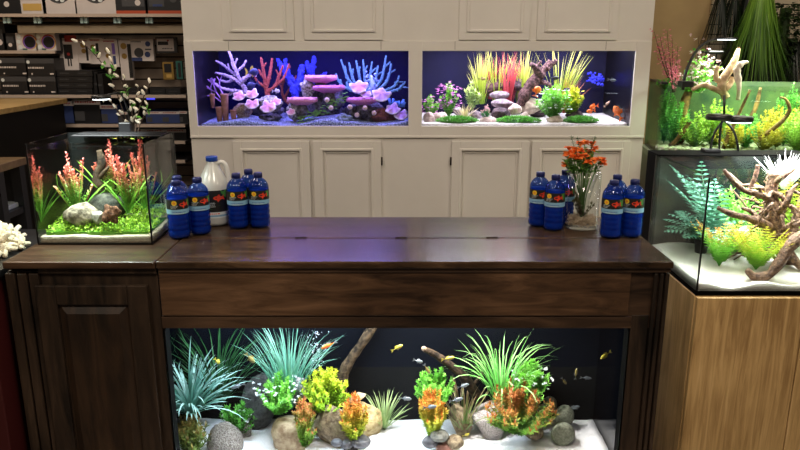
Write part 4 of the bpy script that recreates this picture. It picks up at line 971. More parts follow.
for i, (lab, px, py) in enumerate((('round cream polyp at the left of the dark rock', 327, 100), ('round cream polyp low on the dark rock', 331, 108), ('round cream polyp left under the right table coral', 350, 107), ('round cream polyp, lowest under the right table coral', 357, 115), ('round cream polyp in the middle under the right table coral', 365, 108), ('round cream polyp, rightmost under the right table coral', 374, 113))):
    m = MB(); c = at(px, py, Yr - .13); m.ball(c, .0125, nu=12, nv=8); coral('button_polyp', lab, m, ball, 'polyp', 'cream button polyps')
fish('dark blue fish with yellow edge between the left corals', 252, 72, Yr - .03, 13, 8, 0, M('dark_blue_fish', (.02, .03, .12), .4), M('yellow_fin', (.6, .5, .05), .4))
fish('dark blue fish below the one with yellow edge', 253, 85, Yr - .01, 13, 8, 20, MATS['dark_blue_fish'], MATS['dark_blue_fish'], face=-1)
fish('pale striped fish under the rust red coral', 276, 91, Yr - .02, 8, 4, 0, M('pale_fish', (.6, .6, .65), .4))

# ================================================================== supplement bottles and jug on the walnut top
blue_p = tinted('blue_bottle_plastic', (.003, .03, .24), .42, .07, (.24, .40, .80))
cap_b = M('navy_cap', (.008, .014, .10), .35)
lab_k = M('label_black', (.012, .012, .012), .4); lab_y = M('label_yellow', (.75, .52, .03), .4); lab_r = M('label_red', (.70, .05, .02), .4)
lab_b = M('label_pale_blue', (.22, .42, .58), .4); lab_g = M('label_green', (.06, .22, .04), .4); lab_w = M('label_white', (.70, .74, .74), .4); lab_n = M('label_navy', (.01, .03, .25), .3)
def cyl_patch(m, r, a0, a1, z0, z1, mi=0, n=16):
    vs = []; 
    for i in range(n + 1):
        a = a0 + (a1 - a0) * i / n; vs += [(r * math.sin(a), -r * math.cos(a), z0), (r * math.sin(a), -r * math.cos(a), z1)]
    m.add(vs, [(2 * i, 2 * i + 2, 2 * i + 3, 2 * i + 1) for i in range(n)], m=mi)
def cyl_poly(m, r, pts, mi=0):
    """flat outline (arc length, z) wrapped on a cylinder; fanned from its middle"""
    cx = sum(p[0] for p in pts) / len(pts); cz = sum(p[1] for p in pts) / len(pts); n = len(pts)
    f = lambda u, z: (r * math.sin(u / r), -r * math.cos(u / r), z)
    m.add([f(*p) for p in pts] + [f(cx, cz)], [(i, (i + 1) % n, n) for i in range(n)], m=mi)
def disc_pts(u, z, q, n=14): return [(u + q * math.cos(2 * PI * i / n), z + q * math.sin(2 * PI * i / n)) for i in range(n)]
def koi(u, z, s):
    o = [(-.9, .1), (-.6, .45), (-.2, .5), (.1, .9), (.3, .45), (.6, .3), (1.0, .75), (.9, .1), (1.1, -.5), (.6, -.2), (.2, -.4), (-.1, -.9), (-.3, -.4), (-.7, -.3)]
    return [(u + a * s, z + b * s * .8) for a, b in o]
def word(m, r, u, z, L, h, mi, seed=0):
    """a line of tiny unreadable print"""
    rg = random.Random(seed); x = u
    while x < u + L:
        w_ = rg.uniform(.4, 1.1) * h * 2; cyl_patch(m, r, x / r, min(x + w_, u + L) / r, z, z + h, mi, 2); x += w_ + h * .7
def make_bottle():
    t = thing('supplement_bottle', 'x', 'bottle')
    p = [(.0001, .004), (.026, .002), (.033, .005), (.0362, .012)]
    for i in range(4):
        z = .018 + i * .019; p += [(.0365, z), (.0365, z + .010), (.0345, z + .0125), (.0345, z + .0175)]
    p += [(.0365, .094), (.0365, .152), (.0362, .158), (.034, .168), (.029, .178), (.022, .186), (.0155, .191), (.0135, .194), (.0135, .197)]
    MB().lathe(p, n=28).build('body', blue_p, t)
    MB().lathe([(.0001, .006), (.030, .006), (.0325, .014), (.0325, .150), (.0001, .151)], n=24).build('liquid', M('blue_liquid', (.003, .055, .33), .3), t)
    c = MB(); c.lathe([(.0125, .193), (.0152, .194), (.0152, .210), (.0142, .212), (.0001, .2125)], n=20)
    for i in range(20):
        a = 2 * PI * i / 20; c.tube([(.0153 * math.cos(a), .0153 * math.sin(a), .195), (.0153 * math.cos(a), .0153 * math.sin(a), .209)], .0007, 4)
    c.build('cap', cap_b, t)
    m = MB(); r = .0370
    cyl_patch(m, r, -1.6, 1.6, .112, .148, 0); cyl_patch(m, r, -1.6, 1.6, .095, .112, 3); cyl_patch(m, r, -1.6, -1.45, .095, .148, 5)
    cyl_poly(m, r + .0003, [(-.05, .112), (.05, .112), (.035, .117), (.015, .113), (-.01, .118), (-.035, .114)], 3)
    cyl_poly(m, r + .0005, disc_pts(-.015, .136, .0092), 1); cyl_poly(m, r + .0009, disc_pts(-.015, .136, .005), 6)
    cyl_poly(m, r + .0005, koi(.018, .129, .0175), 2); cyl_poly(m, r + .0004, [(.030, .146), (.045, .147), (.046, .122), (.036, .126)], 4)
    for i in range(3): word(m, r + .0006, -.028, .125 - i * .0045, .026 - i * .004, .0016, 5, i)
    word(m, r + .0006, -.024, .101, .048, .0022, 7, 9); word(m, r + .0006, -.02, .0975, .036, .0014, 5, 10)
    m.build('label', [lab_k, lab_y, lab_r, lab_b, lab_g, lab_w, M('label_orange', (.7, .25, .02), .4), lab_n], t)
    return t
bt = make_bottle(); first = True
for lab, px, py, rz in (
 ('blue bottle at the far left, nearest the small aquarium, in front', 180, 235, .10), ('blue bottle directly left of the white jug', 201, 231, .05), ('blue bottle mostly hidden behind the far left pair', 181, 228.5, 0),
 ('blue bottle directly right of the white jug', 239, 225, -.05), ('blue bottle on the right of the three beside the jug', 260.5, 224, -.1), ('blue bottle behind the pair right of the jug', 251, 219.5, -.05),
 ('blue bottle, leftmost of the three left of the flower vase', 538, 223, -.1), ('blue bottle in front, middle of the three left of the flower vase', 553, 227, -.15), ('blue bottle behind, touching the left side of the flower vase', 563, 220.5, -.1),
 ('blue bottle in front, directly right of the flower vase', 610, 234.5, -.15), ('blue bottle at the far right corner of the walnut top', 630.5, 233.5, -.2), ('blue bottle behind the pair right of the flower vase', 613.5, 227, -.1)):
    g = G(px, py + 2.5, TOP); o = bt if first else copy_tree(bt); first = False
    k = 60.5 * mp(2.285, 205) / .2125
    o.scale = (.97, .97, .92); o.location = (g.x, g.y, TOP + .0005); o.rotation_euler = (0, 0, rz + math.atan2(g.x, g.y) * -1.0); o['label'] = lab; o['group'] = 'blue supplement bottles on the walnut top'
# jug
g = G(216, 223.5, TOP)
jug = thing('plastic_jug', 'white gallon jug with blue cap and handle between the left blue bottles', 'jug', (0, 0, 0))
milk = tinted('milky_plastic', (.62, .63, .60), .82, .3); r0 = .058
m = MB(); m.lathe([(.0001, .003), (.050, .002), (.057, .010), (r0, .02), (r0, .150), (.056, .163), (.050, .178), (.038, .203), (.026, .226), (.0195, .238), (.0185, .252)], n=32); m.build('body', milk, jug)
m = MB(); m.lathe([(.0001, .006), (.054, .005), (r0 - .003, .02), (r0 - .003, .150), (.053, .163), (.048, .176), (.0001, .177)], n=32); m.build('liquid', M('clear_liquid', (.55, .58, .56), .3), jug)
m = MB(); pts, rad = dense([(.020, 0, .236), (.034, 0, .242), (.047, 0, .232), (.054, 0, .205), (.057, 0, .175), (.054, 0, .155)], [.008, .009, .009, .0085, .008, .008], 4, 0); m.tube(pts, rad, 10); m.build('handle', M('white_plastic', (.66, .66, .62), .4), jug)
m = MB(); m.lathe([(.019, .246), (.0215, .247), (.0215, .262), (.0205, .264), (.0001, .265)], n=24); m.build('cap', M('bright_blue_cap', (.01, .06, .38), .35), jug)
m = MB(); r = r0 + .0008; cyl_patch(m, r, -1.9, 1.9, .035, .142, 0, 24)
cyl_patch(m, r + .0004, -1.9, 1.9, .035, .058, 5, 24); cyl_patch(m, r + .0005, -1.9, 1.9, .040, .047, 3, 24); cyl_poly(m, r + .0006, [(-.07, .062), (-.03, .082), (.0, .070), (.03, .085), (.06, .066), (.06, .060), (-.07, .058)], 4)
cyl_poly(m, r + .0006, disc_pts(-.020, .112, .012), 1); cyl_poly(m, r + .0008, koi(.028, .112, .022), 2); cyl_poly(m, r + .0007, [(.035, .142), (.06, .142), (.058, .112), (.045, .120)], 4)
for i in range(3): word(m, r + .0009, -.03, .093 - i * .007, .045, .0025, 5, i + 20)
word(m, r + .0009, -.03, .050, .06, .004, 2, 31)
m.build('label', [lab_k, lab_y, lab_r, lab_b, lab_g, lab_w], jug)
jug.scale = (.97, .97, .93); jug.location = (g.x, g.y, TOP + .0005); jug.rotation_euler = (0, 0, .05)

# flower vase
g = G(581, 227, TOP)
vs_ = thing('glass_vase', 'clear glass cylinder vase with wood shavings between the right blue bottles', 'vase', (g.x, g.y, TOP))
c = (g.x, g.y, TOP)
m = MB(); m.lathe([(.0001, .002), (.054, .001), (.058, .006), (.0585, .195), (.0565, .195), (.0555, .010), (.0001, .009)], c, 32); m.build('outer_glass', glass_thick, vs_)
m = MB(); m.lathe([(.0001, .03), (.018, .028), (.024, .10), (.036, .15), (.050, .197), (.048, .197), (.034, .15), (.022, .10), (.016, .034), (.0001, .034)], c, 28); m.build('inner_funnel', glass_thick, vs_)
m = MB(3); rg = m.rng
for i in range(650):
    a = rg.uniform(0, 2 * PI); q = math.sqrt(rg.random()) * .052; d = Vector((rg.uniform(-1, 1), rg.uniform(-1, 1), rg.uniform(-.5, .5))).normalized() * .008
    p = Vector((c[0] + q * math.cos(a), c[1] + q * math.sin(a), TOP + rg.uniform(.012, .042))); m.tube([p - d, p, p + d + Vector((0, 0, .003))], .0011, 4)
tag(m.build('wood_shavings', M('pale_shavings', (.55, .40, .26), .8, c2=(.78, .62, .45), ns=200)), 'pale wood shavings filling the foot of the glass vase', 'shavings', kind='stuff')
fb = thing('flower_bunch', 'bunch of orange flowers with green leaves standing in the glass vase', 'flowers', (g.x, g.y, TOP + .036))
m = MB(5); rg = m.rng; heads = []
for i in range(30):
    a = rg.uniform(0, 2 * PI); q = math.sqrt(rg.random()); hx, hy = math.cos(a) * q * .075 - .006, math.sin(a) * q * .05; hz = .225 + (1 - q * q) * .075 + rg.uniform(-.02, .02)
    pts = [(c[0] + hx * .08, c[1] + hy * .1, TOP + .036), (c[0] + hx * .2, c[1] + hy * .2, TOP + .12), (c[0] + hx * .55, c[1] + hy * .6, TOP + .19), (c[0] + hx, c[1] + hy, TOP + hz)]
    m.tube(pts, .0013, 5); heads.append(Vector(pts[-1]))
    for k in range(16):
        f = rg.uniform(.35, .98); b = Vector(pts[2]).lerp(Vector(pts[3]), (f - .3) / .7) if f > .3 else Vector(pts[1])
        m.leaf(b, (rg.uniform(-1, 1), rg.uniform(-1, 1), rg.uniform(0, 1)), rg.uniform(.014, .026), .009, t=rg.random() * .6)
m.build('stems', leafmat('bouquet_leaf', [(0, (.05, .16, .03)), (1, (.20, .42, .08))], .4), fb, smooth=False)
for i in range(24):
    f = MB(i); h = heads[i]
    for k in range(14):
        a = f.rng.uniform(0, 2 * PI); e = f.rng.uniform(-.4, 1); f.leaf(h, (math.cos(a), math.sin(a), e), .020, .016, t=f.rng.random())
    f.ball(h + Vector((0, 0, .001)), .006, nu=7, nv=5, t=.5)
    f.build('blossom', leafmat('orange_petal', [(0, (.80, .13, .02)), (1, (.95, .28, .05))], .3), fb, smooth=False)
m = MB(9)
for k in range(3):
    a = k * 2.2; q = Vector((c[0] + .02 * math.cos(a) - .012, c[1] + .02 * math.sin(a), TOP + .24)); p2 = q + Vector((.03 * math.cos(a) - .01, 0, .085)); m.tube([q, p2], .001, 4)
    for j in range(9):
        b = q.lerp(p2, .25 + .08 * j)
        for s_ in (-1, 1): m.leaf(b, (s_, m.rng.uniform(-.4, .4), .6), .010, .006, t=.1)
m.build('bud_sprig', g_dark, fb, smooth=False)
m = MB(10); bush(m, Vector((c[0], c[1], TOP + .036)), .09, .045, 14, .016, .006, 4, .012); tag(m.build('moss_sprigs', leafmat('brown_moss', [(0, (.06, .05, .02)), (1, (.16, .14, .05))], .4), smooth=False), 'brownish moss sprigs around the funnel inside the glass vase', 'moss')

# ================================================================== small left aquarium: contents
lz = LZ0 + .004
def lsand(x, y): return lz + .020 + .012 * (y - LY0) / .3
sand_bed('sand', 'cream sand at the bottom of the small left aquarium', LX0 + .007, LY0 + .007, LX1 - .007, LY1 - .007, lz, lsand, M('cream_sand', (.52, .44, .33), .9, c2=(.68, .60, .47), ns=220, bs=.5), nx=30, ny=20)
m = MB(20); rg = m.rng
for i in range(2600):
    x = rg.uniform(LX0 + .014, LX1 - .016); y = rg.uniform(LY0 + .026, LY1 - .02); z = lsand(x, y) + .016 + .012 * noise.noise(Vector((x * 14, y * 14, 2))) + .02 * (y - LY0) / .3
    m.leaf((x, y, z + rg.uniform(-.012, .004)), (rg.uniform(-1, 1), rg.uniform(-1, 1), rg.uniform(.1, 1.1)), rg.uniform(.008, .015), .007, t=rg.random() * .5, t1=.3 + rg.random() * .6)
m.box(LX0 + .016, LY0 + .030, lz + .02, LX1 - .024, LY1 - .02, lz + .030)
tag(m.build('carpet_plant', leafmat('carpet_green', [(0, (.08, .26, .01)), (1, (.50, .74, .07))], .3), smooth=False), 'bright green carpet plant covering the bottom of the small left aquarium', 'carpet plant', kind='stuff')
GS = 'stones in the small left aquarium'
rock('pale grooved stone at the front of the small left aquarium', 62, 203, 99, 228, Y=2.25, mat=rockmat('pale_grooved_stone', (.08, .065, .045), (.34, .29, .21), 12, .8), seed=201, rough=.12, ang=3, rot=15, group=GS)
rock('dark domed stone in the middle of the small left aquarium', 86, 193, 126, 226, Y=2.33, mat=rockmat('dark_olive_stone', (.01, .012, .009), (.06, .06, .045), 10, .3), seed=203, rough=.06, group=GS)
rock('small pale stone beside the brown shell like stone', 92, 210, 104, 224, Y=2.24, mat=rockmat('pale_grey_stone2', (.18, .17, .14), (.42, .40, .34), 14), seed=204, rough=.15, ang=3, group=GS)
rock('brown knobbly stone right of the grooved stone', 103, 206, 120, 223, Y=2.235, mat=rockmat('brown_knobbly_stone', (.06, .025, .015), (.24, .11, .06), 26, 1), seed=205, rough=.4, group=GS)
o = limb([[(99, 205, 2.37, 5), (100, 190, 2.38, 5), (97, 176, 2.38, 4.5), (102, 163, 2.38, 4), (99, 150, 2.38, 3)], [(99, 178, 2.38, 3), (106, 170, 2.37, 2), (109, 166, 2.37, 1)]], 8).build('driftwood', dw); tag(o, 'upright dark brown driftwood in the small left aquarium', 'driftwood')
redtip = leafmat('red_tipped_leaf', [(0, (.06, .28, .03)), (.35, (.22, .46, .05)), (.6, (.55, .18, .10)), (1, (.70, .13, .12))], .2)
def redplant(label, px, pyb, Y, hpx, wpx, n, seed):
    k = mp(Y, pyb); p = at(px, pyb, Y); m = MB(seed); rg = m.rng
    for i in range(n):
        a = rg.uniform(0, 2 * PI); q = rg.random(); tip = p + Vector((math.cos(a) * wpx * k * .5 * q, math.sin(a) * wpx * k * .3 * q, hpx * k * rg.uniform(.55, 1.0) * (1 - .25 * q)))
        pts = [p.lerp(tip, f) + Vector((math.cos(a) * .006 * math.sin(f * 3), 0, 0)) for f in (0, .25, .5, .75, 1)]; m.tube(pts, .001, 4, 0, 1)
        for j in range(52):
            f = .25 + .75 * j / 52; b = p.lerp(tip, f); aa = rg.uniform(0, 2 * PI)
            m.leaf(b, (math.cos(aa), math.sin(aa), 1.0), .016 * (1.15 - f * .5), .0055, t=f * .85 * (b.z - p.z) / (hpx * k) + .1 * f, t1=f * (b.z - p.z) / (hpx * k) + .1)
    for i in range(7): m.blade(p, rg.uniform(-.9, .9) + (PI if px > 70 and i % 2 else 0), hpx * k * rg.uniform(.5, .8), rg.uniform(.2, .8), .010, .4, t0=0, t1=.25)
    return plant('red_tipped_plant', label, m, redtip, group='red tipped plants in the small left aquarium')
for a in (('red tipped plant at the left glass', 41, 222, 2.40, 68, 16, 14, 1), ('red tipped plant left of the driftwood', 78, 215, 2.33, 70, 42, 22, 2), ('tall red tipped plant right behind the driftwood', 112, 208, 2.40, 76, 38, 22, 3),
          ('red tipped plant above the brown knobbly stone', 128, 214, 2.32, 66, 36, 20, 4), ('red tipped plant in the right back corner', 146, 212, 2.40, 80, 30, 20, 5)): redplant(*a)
m = MB(28)
for i in range(40): m.leaf((LX1 - .14 + m.rng.uniform(-.05, .07), LY1 - .06 + m.rng.uniform(-.04, .03), LZ1 - .012), (m.rng.uniform(-1, 1), m.rng.uniform(-1, 1), .3), .018, .008, t=m.rng.random())
plant('floating_plant', 'floating red and green leaves at the surface of the small left aquarium', m, leafmat('floating_leaf', [(0, (.10, .34, .05)), (.5, (.3, .4, .06)), (1, (.5, .1, .06))], .1))
lm_ = thing('disc_lamp', 'round black lamp hovering over the small left aquarium', 'lamp', at(101, 97, 2.42))
c = at(101, 97, 2.42); m = MB(); m.lathe([(.0001, .006), (.030, .006), (.032, .002), (.032, -.004), (.029, -.006), (.0001, -.006)], c, 28); m.build('lamp_head', black, lm_)
m = MB(); m.lathe([(.0001, -.0085), (.027, -.0085), (.028, -.006)], c, 28); m.build('diffuser', E('cool_white_led', (.85, .95, 1), 7), lm_)
m = MB(); pts, rad = dense([(c.x + .02, c.y, c.z + .004), (c.x + .05, c.y + .04, c.z + .01), (c.x + .06, LY1 + .004, c.z - .05), (c.x + .062, LY1 + .006, LZ1 + .03), (c.x + .062, LY1 + .006, LZ1 - .03)], [.003] * 5, 4, 0); m.tube(pts, rad, 8); m.build('arm', black, lm_)
area('small_tank_lamp', (c.x - .02, (LY0 + LY1) / 2, LZ1 + .07), .24, 6.5, (.92, 1.0, .96), spread=R(130))
# back clip-on filter and budding branch
o = BX(at(119, 130, 2.49).x, LY1 + .001, LZ1 - .06, at(131, 130, 2.49).x, LY1 + .05, LZ1 + .035).build('clip_on_filter', black, smooth=False, bevel=.004); tag(o, 'black clip on filter on the back rim of the small left aquarium', 'filter')
bs = thing('budding_branch', 'budding branches with white catkins and few green leaves rising behind the small left aquarium', 'branches', (0, 0, 0))
cat = []; m = MB(30); Lf = MB(32); Yb = LY1 + .03
for q, s_ in enumerate(([(131, 150), (129, 128), (122, 108), (112, 80), (101, 62), (88, 48), (76, 41)], [(133, 150), (133, 128), (130, 105), (121, 82), (113, 66), (109, 52)], [(134, 150), (136, 126), (140, 106), (146, 92), (151, 82)], [(133, 150), (134, 124), (131, 108), (127, 92), (124, 76)],
                      [(132, 150), (128, 128), (118, 112), (109, 100), (103, 103)], [(135, 150), (139, 128), (146, 112), (148, 104)], [(134, 150), (135, 118), (136, 100), (139, 84)])):
    P_ = [at(a, b, Yb + .012 * math.sin(q * 2 + i)) for i, (a, b) in enumerate(s_)]; pts, rad = dense(P_, [.0022 - .0002 * i for i in range(len(P_))], 4, .05, q); m.tube(pts, rad, 6)
    for i in range(5, len(pts), 2):
        d = Vector((m.rng.uniform(-1, 1), m.rng.uniform(-.6, .2), m.rng.uniform(.2, 1))).normalized(); p = pts[i]
        cat.append((p, d, m.rng.uniform(.8, 1.35)))
    if q in (0, 1, 3, 5): 
        for i in (len(pts) // 2, len(pts) // 2 + 3, len(pts) * 3 // 4): Lf.leaf(pts[i], (m.rng.uniform(-1, 1), -.3, m.rng.uniform(-.2, .6)), .035, .015, t=.6); Lf.leaf(pts[i], (m.rng.uniform(-1, 1), -.3, .5), .028, .012, t=.9)
m.build('twigs', M('dark_twig', (.05, .03, .018), .8), bs); 
q = MB(); q.lathe([(.0001, 0), (.0032, .002), (.0045, .007), (.004, .013), (.0022, .018), (.0001, .019)], n=8); ck0 = q.build('catkin', M('cream_catkin', (.88, .82, .68), .7), bs)
for i, (p, d, s_) in enumerate(cat[:100]):
    o = ck0 if i == 0 else ck0.copy()
    if i: COL.objects.link(o); o.parent = bs
    o.location = p; o.rotation_euler = d.to_track_quat('Z', 'Y').to_euler(); o.scale = (s_, s_, s_)
Lf.build('leaves', g_mid, bs, smooth=False)

# ================================================================== driftwood aquarium on the oak stand: contents
qz = QZ0 + .004
def qsand(x, y): return qz + .024 + .016 * (y - QY0) / .45 + .010 * noise.noise(Vector((x * 9, y * 9, 3)))
sand_bed('sand', 'smooth white sand in the driftwood aquarium', QX0 + .009, QY0 + .009, QX1 - .009, QY1 - .009, qz, qsand, M('cream_white_sand', (.74, .68, .62), .9, c2=(.84, .79, .74), ns=200, bs=.4), nx=36, ny=26)
rt = M('red_brown_root', (.055, .022, .012), .7, c2=(.25, .13, .075), ns=90, bs=1)
def qroot(segs, seed, label, mt=rt, name='driftwood_root'):
    segs = [[(x, y, Y, r * .72) for x, y, Y, r in s_] for s_ in segs]
    return tag(limb(segs, seed, 9).build(name, mt), label, 'driftwood')
a, b, c_ = 2.30, 2.24, 2.36
qroot([[(794, 272, a, 9), (786, 255, a, 10), (778, 238, a, 11), (772, 218, a, 10), (771, 200, a, 9), (772, 182, a, 8), (775, 172, a, 8)],
 [(776, 232, a, 8), (764, 224, b + .03, 6), (748, 218, b, 5), (732, 214, b - .02, 4.5), (718, 208, b - .03, 3)], [(772, 200, a, 6), (758, 194, b, 5), (744, 190, b, 4.2), (733, 181, b, 3.4), (724, 170, b, 2.4)],
 [(748, 192, b, 3.5), (752, 184, b, 3), (756, 174, b, 3.4), (758, 165, b, 3)], [(774, 184, a, 5), (784, 176, b, 4), (794, 168, b, 3)], [(778, 236, a, 7), (790, 226, b, 5), (805, 222, b, 4)],
 [(782, 246, a, 7), (796, 262, b, 6), (808, 272, b, 6)], [(764, 224, b, 4), (752, 212, b + .05, 3), (742, 208, b + .05, 2)], [(776, 215, a, 5), (786, 204, b, 4), (792, 190, b, 3), (798, 184, b, 2)], [(780, 240, a, 6), (770, 250, b, 4), (762, 262, b, 3)]], 11, 'large tangled root of reddish driftwood filling the middle of the driftwood aquarium')
m = MB(77); core = at(773, 214, 2.31)
for i in range(26):
    a = m.rng.uniform(0, 2 * PI); L_ = m.rng.uniform(.08, .17); s0 = core + Vector((m.rng.uniform(-.02, .02), m.rng.uniform(-.03, .05), m.rng.uniform(-.12, .08)))
    e = s0 + Vector((math.cos(a) * L_, m.rng.uniform(-.09, .10), math.sin(a) * L_ * .8)); e.z = max(e.z, QZ0 + .045); e.x = min(e.x, QX1 - .03); e.y = max(e.y, QY0 + .02)
    P_ = wobbly(s0, e, 9, .05, i + 3); r_ = m.rng.uniform(.004, .009); m.tube(P_, [r_ * (1 - .075 * k) for k in range(10)], 7)
tag(m.build('driftwood_root', rt), 'fine side roots winding in every direction through the large tangled root', 'driftwood')
qroot([[(812, 232, 2.18, 8), (798, 238, 2.17, 8), (787, 250, 2.16, 7.5), (779, 263, 2.15, 7.5), (768, 275, 2.145, 7), (755, 277, 2.145, 6), (747, 270, 2.15, 4)]], 12, 'smooth curved root lying on the white sand in front')
qroot([[(784, 262, c_, 6), (790, 240, c_, 6), (797, 215, c_, 6), (806, 190, c_, 5), (815, 170, c_, 4)], [(790, 240, c_, 5), (782, 222, c_ + .03, 4), (786, 200, c_ + .03, 3)]], 13, 'second root leaning right behind the large tangled one')
fgr = leafmat('teal_fern_leaf', [(0, (.015, .09, .05)), (1, (.13, .34, .24))], .3, trans=.15); lgr = leafmat('lime_fern_leaf', [(0, (.08, .34, .03)), (.6, (.42, .68, .06)), (1, (.80, .66, .08))], .25)
mgr = leafmat('mid_green_fern', [(0, (.04, .24, .03)), (1, (.28, .60, .10))], .3)
Pq = lambda px, py, Y: at(px, py, Y)
m = MB(40); p = Pq(700, 258, 2.44); p.z = qsand(p.x, p.y)
pot = thing('potted_palm', 'blue green palm fern in a small black pot at the left of the driftwood aquarium', 'aquatic plant', (p.x, p.y, p.z - .004))
q = MB(); q.lathe([(.0001, .0), (.020, .0), (.026, .055), (.024, .055), (.02, .045), (.0001, .045)], (p.x, p.y, p.z - .004), 20); q.build('pot', black, pot)
fern(m, (p.x, p.y, p.z + .04), 24, .17, .01, .040, 1.1, 0, PI * 2, .75, 10, .011); keep_in(m); m.build('fronds', fgr, pot, smooth=False)
m = MB(41); p = Pq(716, 228, 2.42); p.z = qsand(p.x, p.y); fern(m, p, 12, .37, .01, .046, .8, PI * .4, PI, .2, 15, .012); plant('teal_fern', 'tall teal fern behind the driftwood, tips above the water', m, fgr)
m = MB(42); p = Pq(720, 258, 2.30); p.z = qsand(p.x, p.y); fern(m, p, 30, .17, .01, .024, .35, 0, 2 * PI, .45, 14, .0048); plant('green_fern', 'green fern with orange tips behind the left root arm', m, leafmat('orange_tip_fern', [(0, (.05, .28, .03)), (.7, (.26, .56, .06)), (1, (.70, .30, .06))], .2))
m = MB(43); p = Pq(756, 268, 2.25); p.z = qsand(p.x, p.y); fern(m, p, 44, .18, .01, .026, .35, 0, 2 * PI, .55, 14, .0048); plant('lime_fern', 'lime green fern with yellow tips in front of the tangled root', m, lgr)
m = MB(44); p = Pq(740, 214, 2.44); p.z = qsand(p.x, p.y); bush(m, p, .24, .10, 26, .03, .008, 4, .014); plant('stem_plant', 'green stem plant behind the upper root arms', m, mgr)
m = MB(45); p = Pq(795, 220, 2.44); p.z = qsand(p.x, p.y); fern(m, p, 18, .34, .01, .034, .7, 0, 2 * PI, .3, 18, .009); plant('tall_fern', 'tall yellow green fern at the right edge behind the second root', m, lgr)
m = MB(46); p = Pq(786, 175, 2.42); grass(m, p - Vector((0, 0, .05)), 90, .15, .75, .008, .2); plant('white_spiky_plant', 'white spiky plant reaching above the water at the right', m, leafmat('white_blade', [(0, (.55, .70, .50)), (1, (.88, .92, .90))], .3))
m = MB(47); p = Pq(724, 262, 2.34); 
rock('light grey stone between the ferns of the driftwood aquarium', 729, 226, 750, 250, Y=2.34, mat=rockmat('light_grey_stone', (.26, .25, .23), (.58, .56, .52), 12), seed=210, rough=.2, ang=3)
m = MB(48); p = Pq(783, 270, 2.16); p.z = qsand(p.x, p.y)
# lamp on the rear ledge
la = thing('tripod_lamp', 'black lamp of two overlapping discs on arched legs above the driftwood aquarium', 'lamp', at(724, 155, 2.6))
Yl = 2.60; k = mp(Yl, 118)
for q, (px, py, r) in enumerate(((719, 117, 12.5), (739, 119, 13.5))):
    c = at(px, py, Yl); rr = r * k; m = MB(); m.lathe([(.0001, .010), (rr * .9, .010), (rr, .005), (rr, -.006), (rr * .94, -.010), (.0001, -.010)], c, 30); o = m.build('lamp_head', black, la)
    if q: m = MB(); m.lathe([(.0001, -.0125), (rr * .86, -.0125), (rr * .9, -.010)], c, 30); m.build('diffuser', E('cool_white_led', (.85, .95, 1), 7), o)
for s_ in ([(724, 120), (715, 132), (711, 145), (710, 155)], [(724, 120), (733, 130), (737, 142), (739, 155)], [(722, 120), (720, 135), (719, 155)]):
    pts, rad = dense([at(x, y_, Yl + .02) for x, y_ in s_], [.0042] * len(s_), 5, 0); m = MB(); m.tube(pts, rad, 8); m.build('leg', black, la)
m = MB(); m.tube([at(724, 118, Yl + .02), at(724.5, 95, Yl + .02)], .0045, 8); m.build('post', black, la)
MB().box(at(702, 155, Yl).x, Yl - .02, QZ1 + .0065, at(718, 155, Yl).x, Yl + .02, QZ1 + .018).build('base', black, la, smooth=False, bevel=.002)
area('driftwood_tank_lamp', (QX0 + .30, 2.32, QZ1 + .10), .26, 14, (.97, 1.0, .98), spread=R(140))

# ================================================================== long greenish aquarium: contents and what stands over it
fz = FZ0 + .006
m = MB(50); sx = M('pale_gravel', (.30, .30, .20), .9, c2=(.62, .62, .48), ns=70, bs=.8)
pg = ins(.035); m.prism(pg, fz, fz + .02); rg = m.rng
for i in range(500):
    u, v = rg.random(), rg.random(); p0 = Vector((*pg[0], 0)).lerp(Vector((*pg[1], 0)), u); p1 = Vector((*pg[3], 0)).lerp(Vector((*pg[2], 0)), u); p = p0.lerp(p1, .02 + .5 * v * v)
    s_ = rg.uniform(.007, .018); m.ball((p.x, p.y, fz + .022), s_, s_, s_ * .7, 7, 5)
tag(m.build('gravel', sx), 'pale gravel and pebbles on the bottom of the long greenish aquarium', 'gravel', kind='stuff')
def fpos(u, v):
    pg = ins(.08); p0 = Vector((*pg[0], 0)).lerp(Vector((*pg[1], 0)), u); p1 = Vector((*pg[3], 0)).lerp(Vector((*pg[2], 0)), u); p = p0.lerp(p1, v); p.z = fz + .02; return p
fA = leafmat('pond_lime_leaf', [(0, (.12, .30, .04)), (1, (.55, .75, .14))], .35); fB = leafmat('pond_gold_leaf', [(0, (.20, .22, .03)), (1, (.72, .58, .08))], .35); fC = leafmat('pond_green_leaf', [(0, (.04, .22, .05)), (1, (.24, .62, .16))], .35)
fl_ = [('bright green bush at the left end, beside the orange brown wood', .07, .35, .20, .09, 26, fC), ('lime bush behind the left pebbles', .17, .3, .17, .10, 30, fA), ('light green bush left of the black lamp', .27, .45, .22, .10, 32, fA),
 ('golden low bush right of the leaning branch', .34, .2, .12, .08, 26, fB), ('deep green bush behind the black lamp', .42, .4, .16, .09, 26, fC), ('golden bush right of the black lamp', .50, .3, .14, .09, 28, fB),
 ('golden brown bush in the middle right', .58, .6, .20, .10, 28, fB), ('bright green bush at the right, low', .66, .3, .20, .11, 34, fA), ('green bush at the right edge of the photo', .76, .4, .24, .12, 34, fC), ('hanging green stems near the right top', .62, .8, .29, .07, 18, fC), ('golden stems at the right top', .72, .85, .29, .09, 22, fB),
 ('green stems rising along the left glass', .03, .6, .27, .05, 16, fC)]
for i, (lab, u, v, h, r_, n, mt) in enumerate(fl_):
    m = MB(300 + i); bush(m, fpos(u, v), h, r_, int(n * 1.6), .018, .007, 4, .012); plant('pond_bush', lab + ', long greenish aquarium', m, mt, group='plants in the long greenish aquarium')
fw = M('orange_brown_wood', (.07, .03, .010), .8, c2=(.36, .20, .07), ns=30, bs=.7)
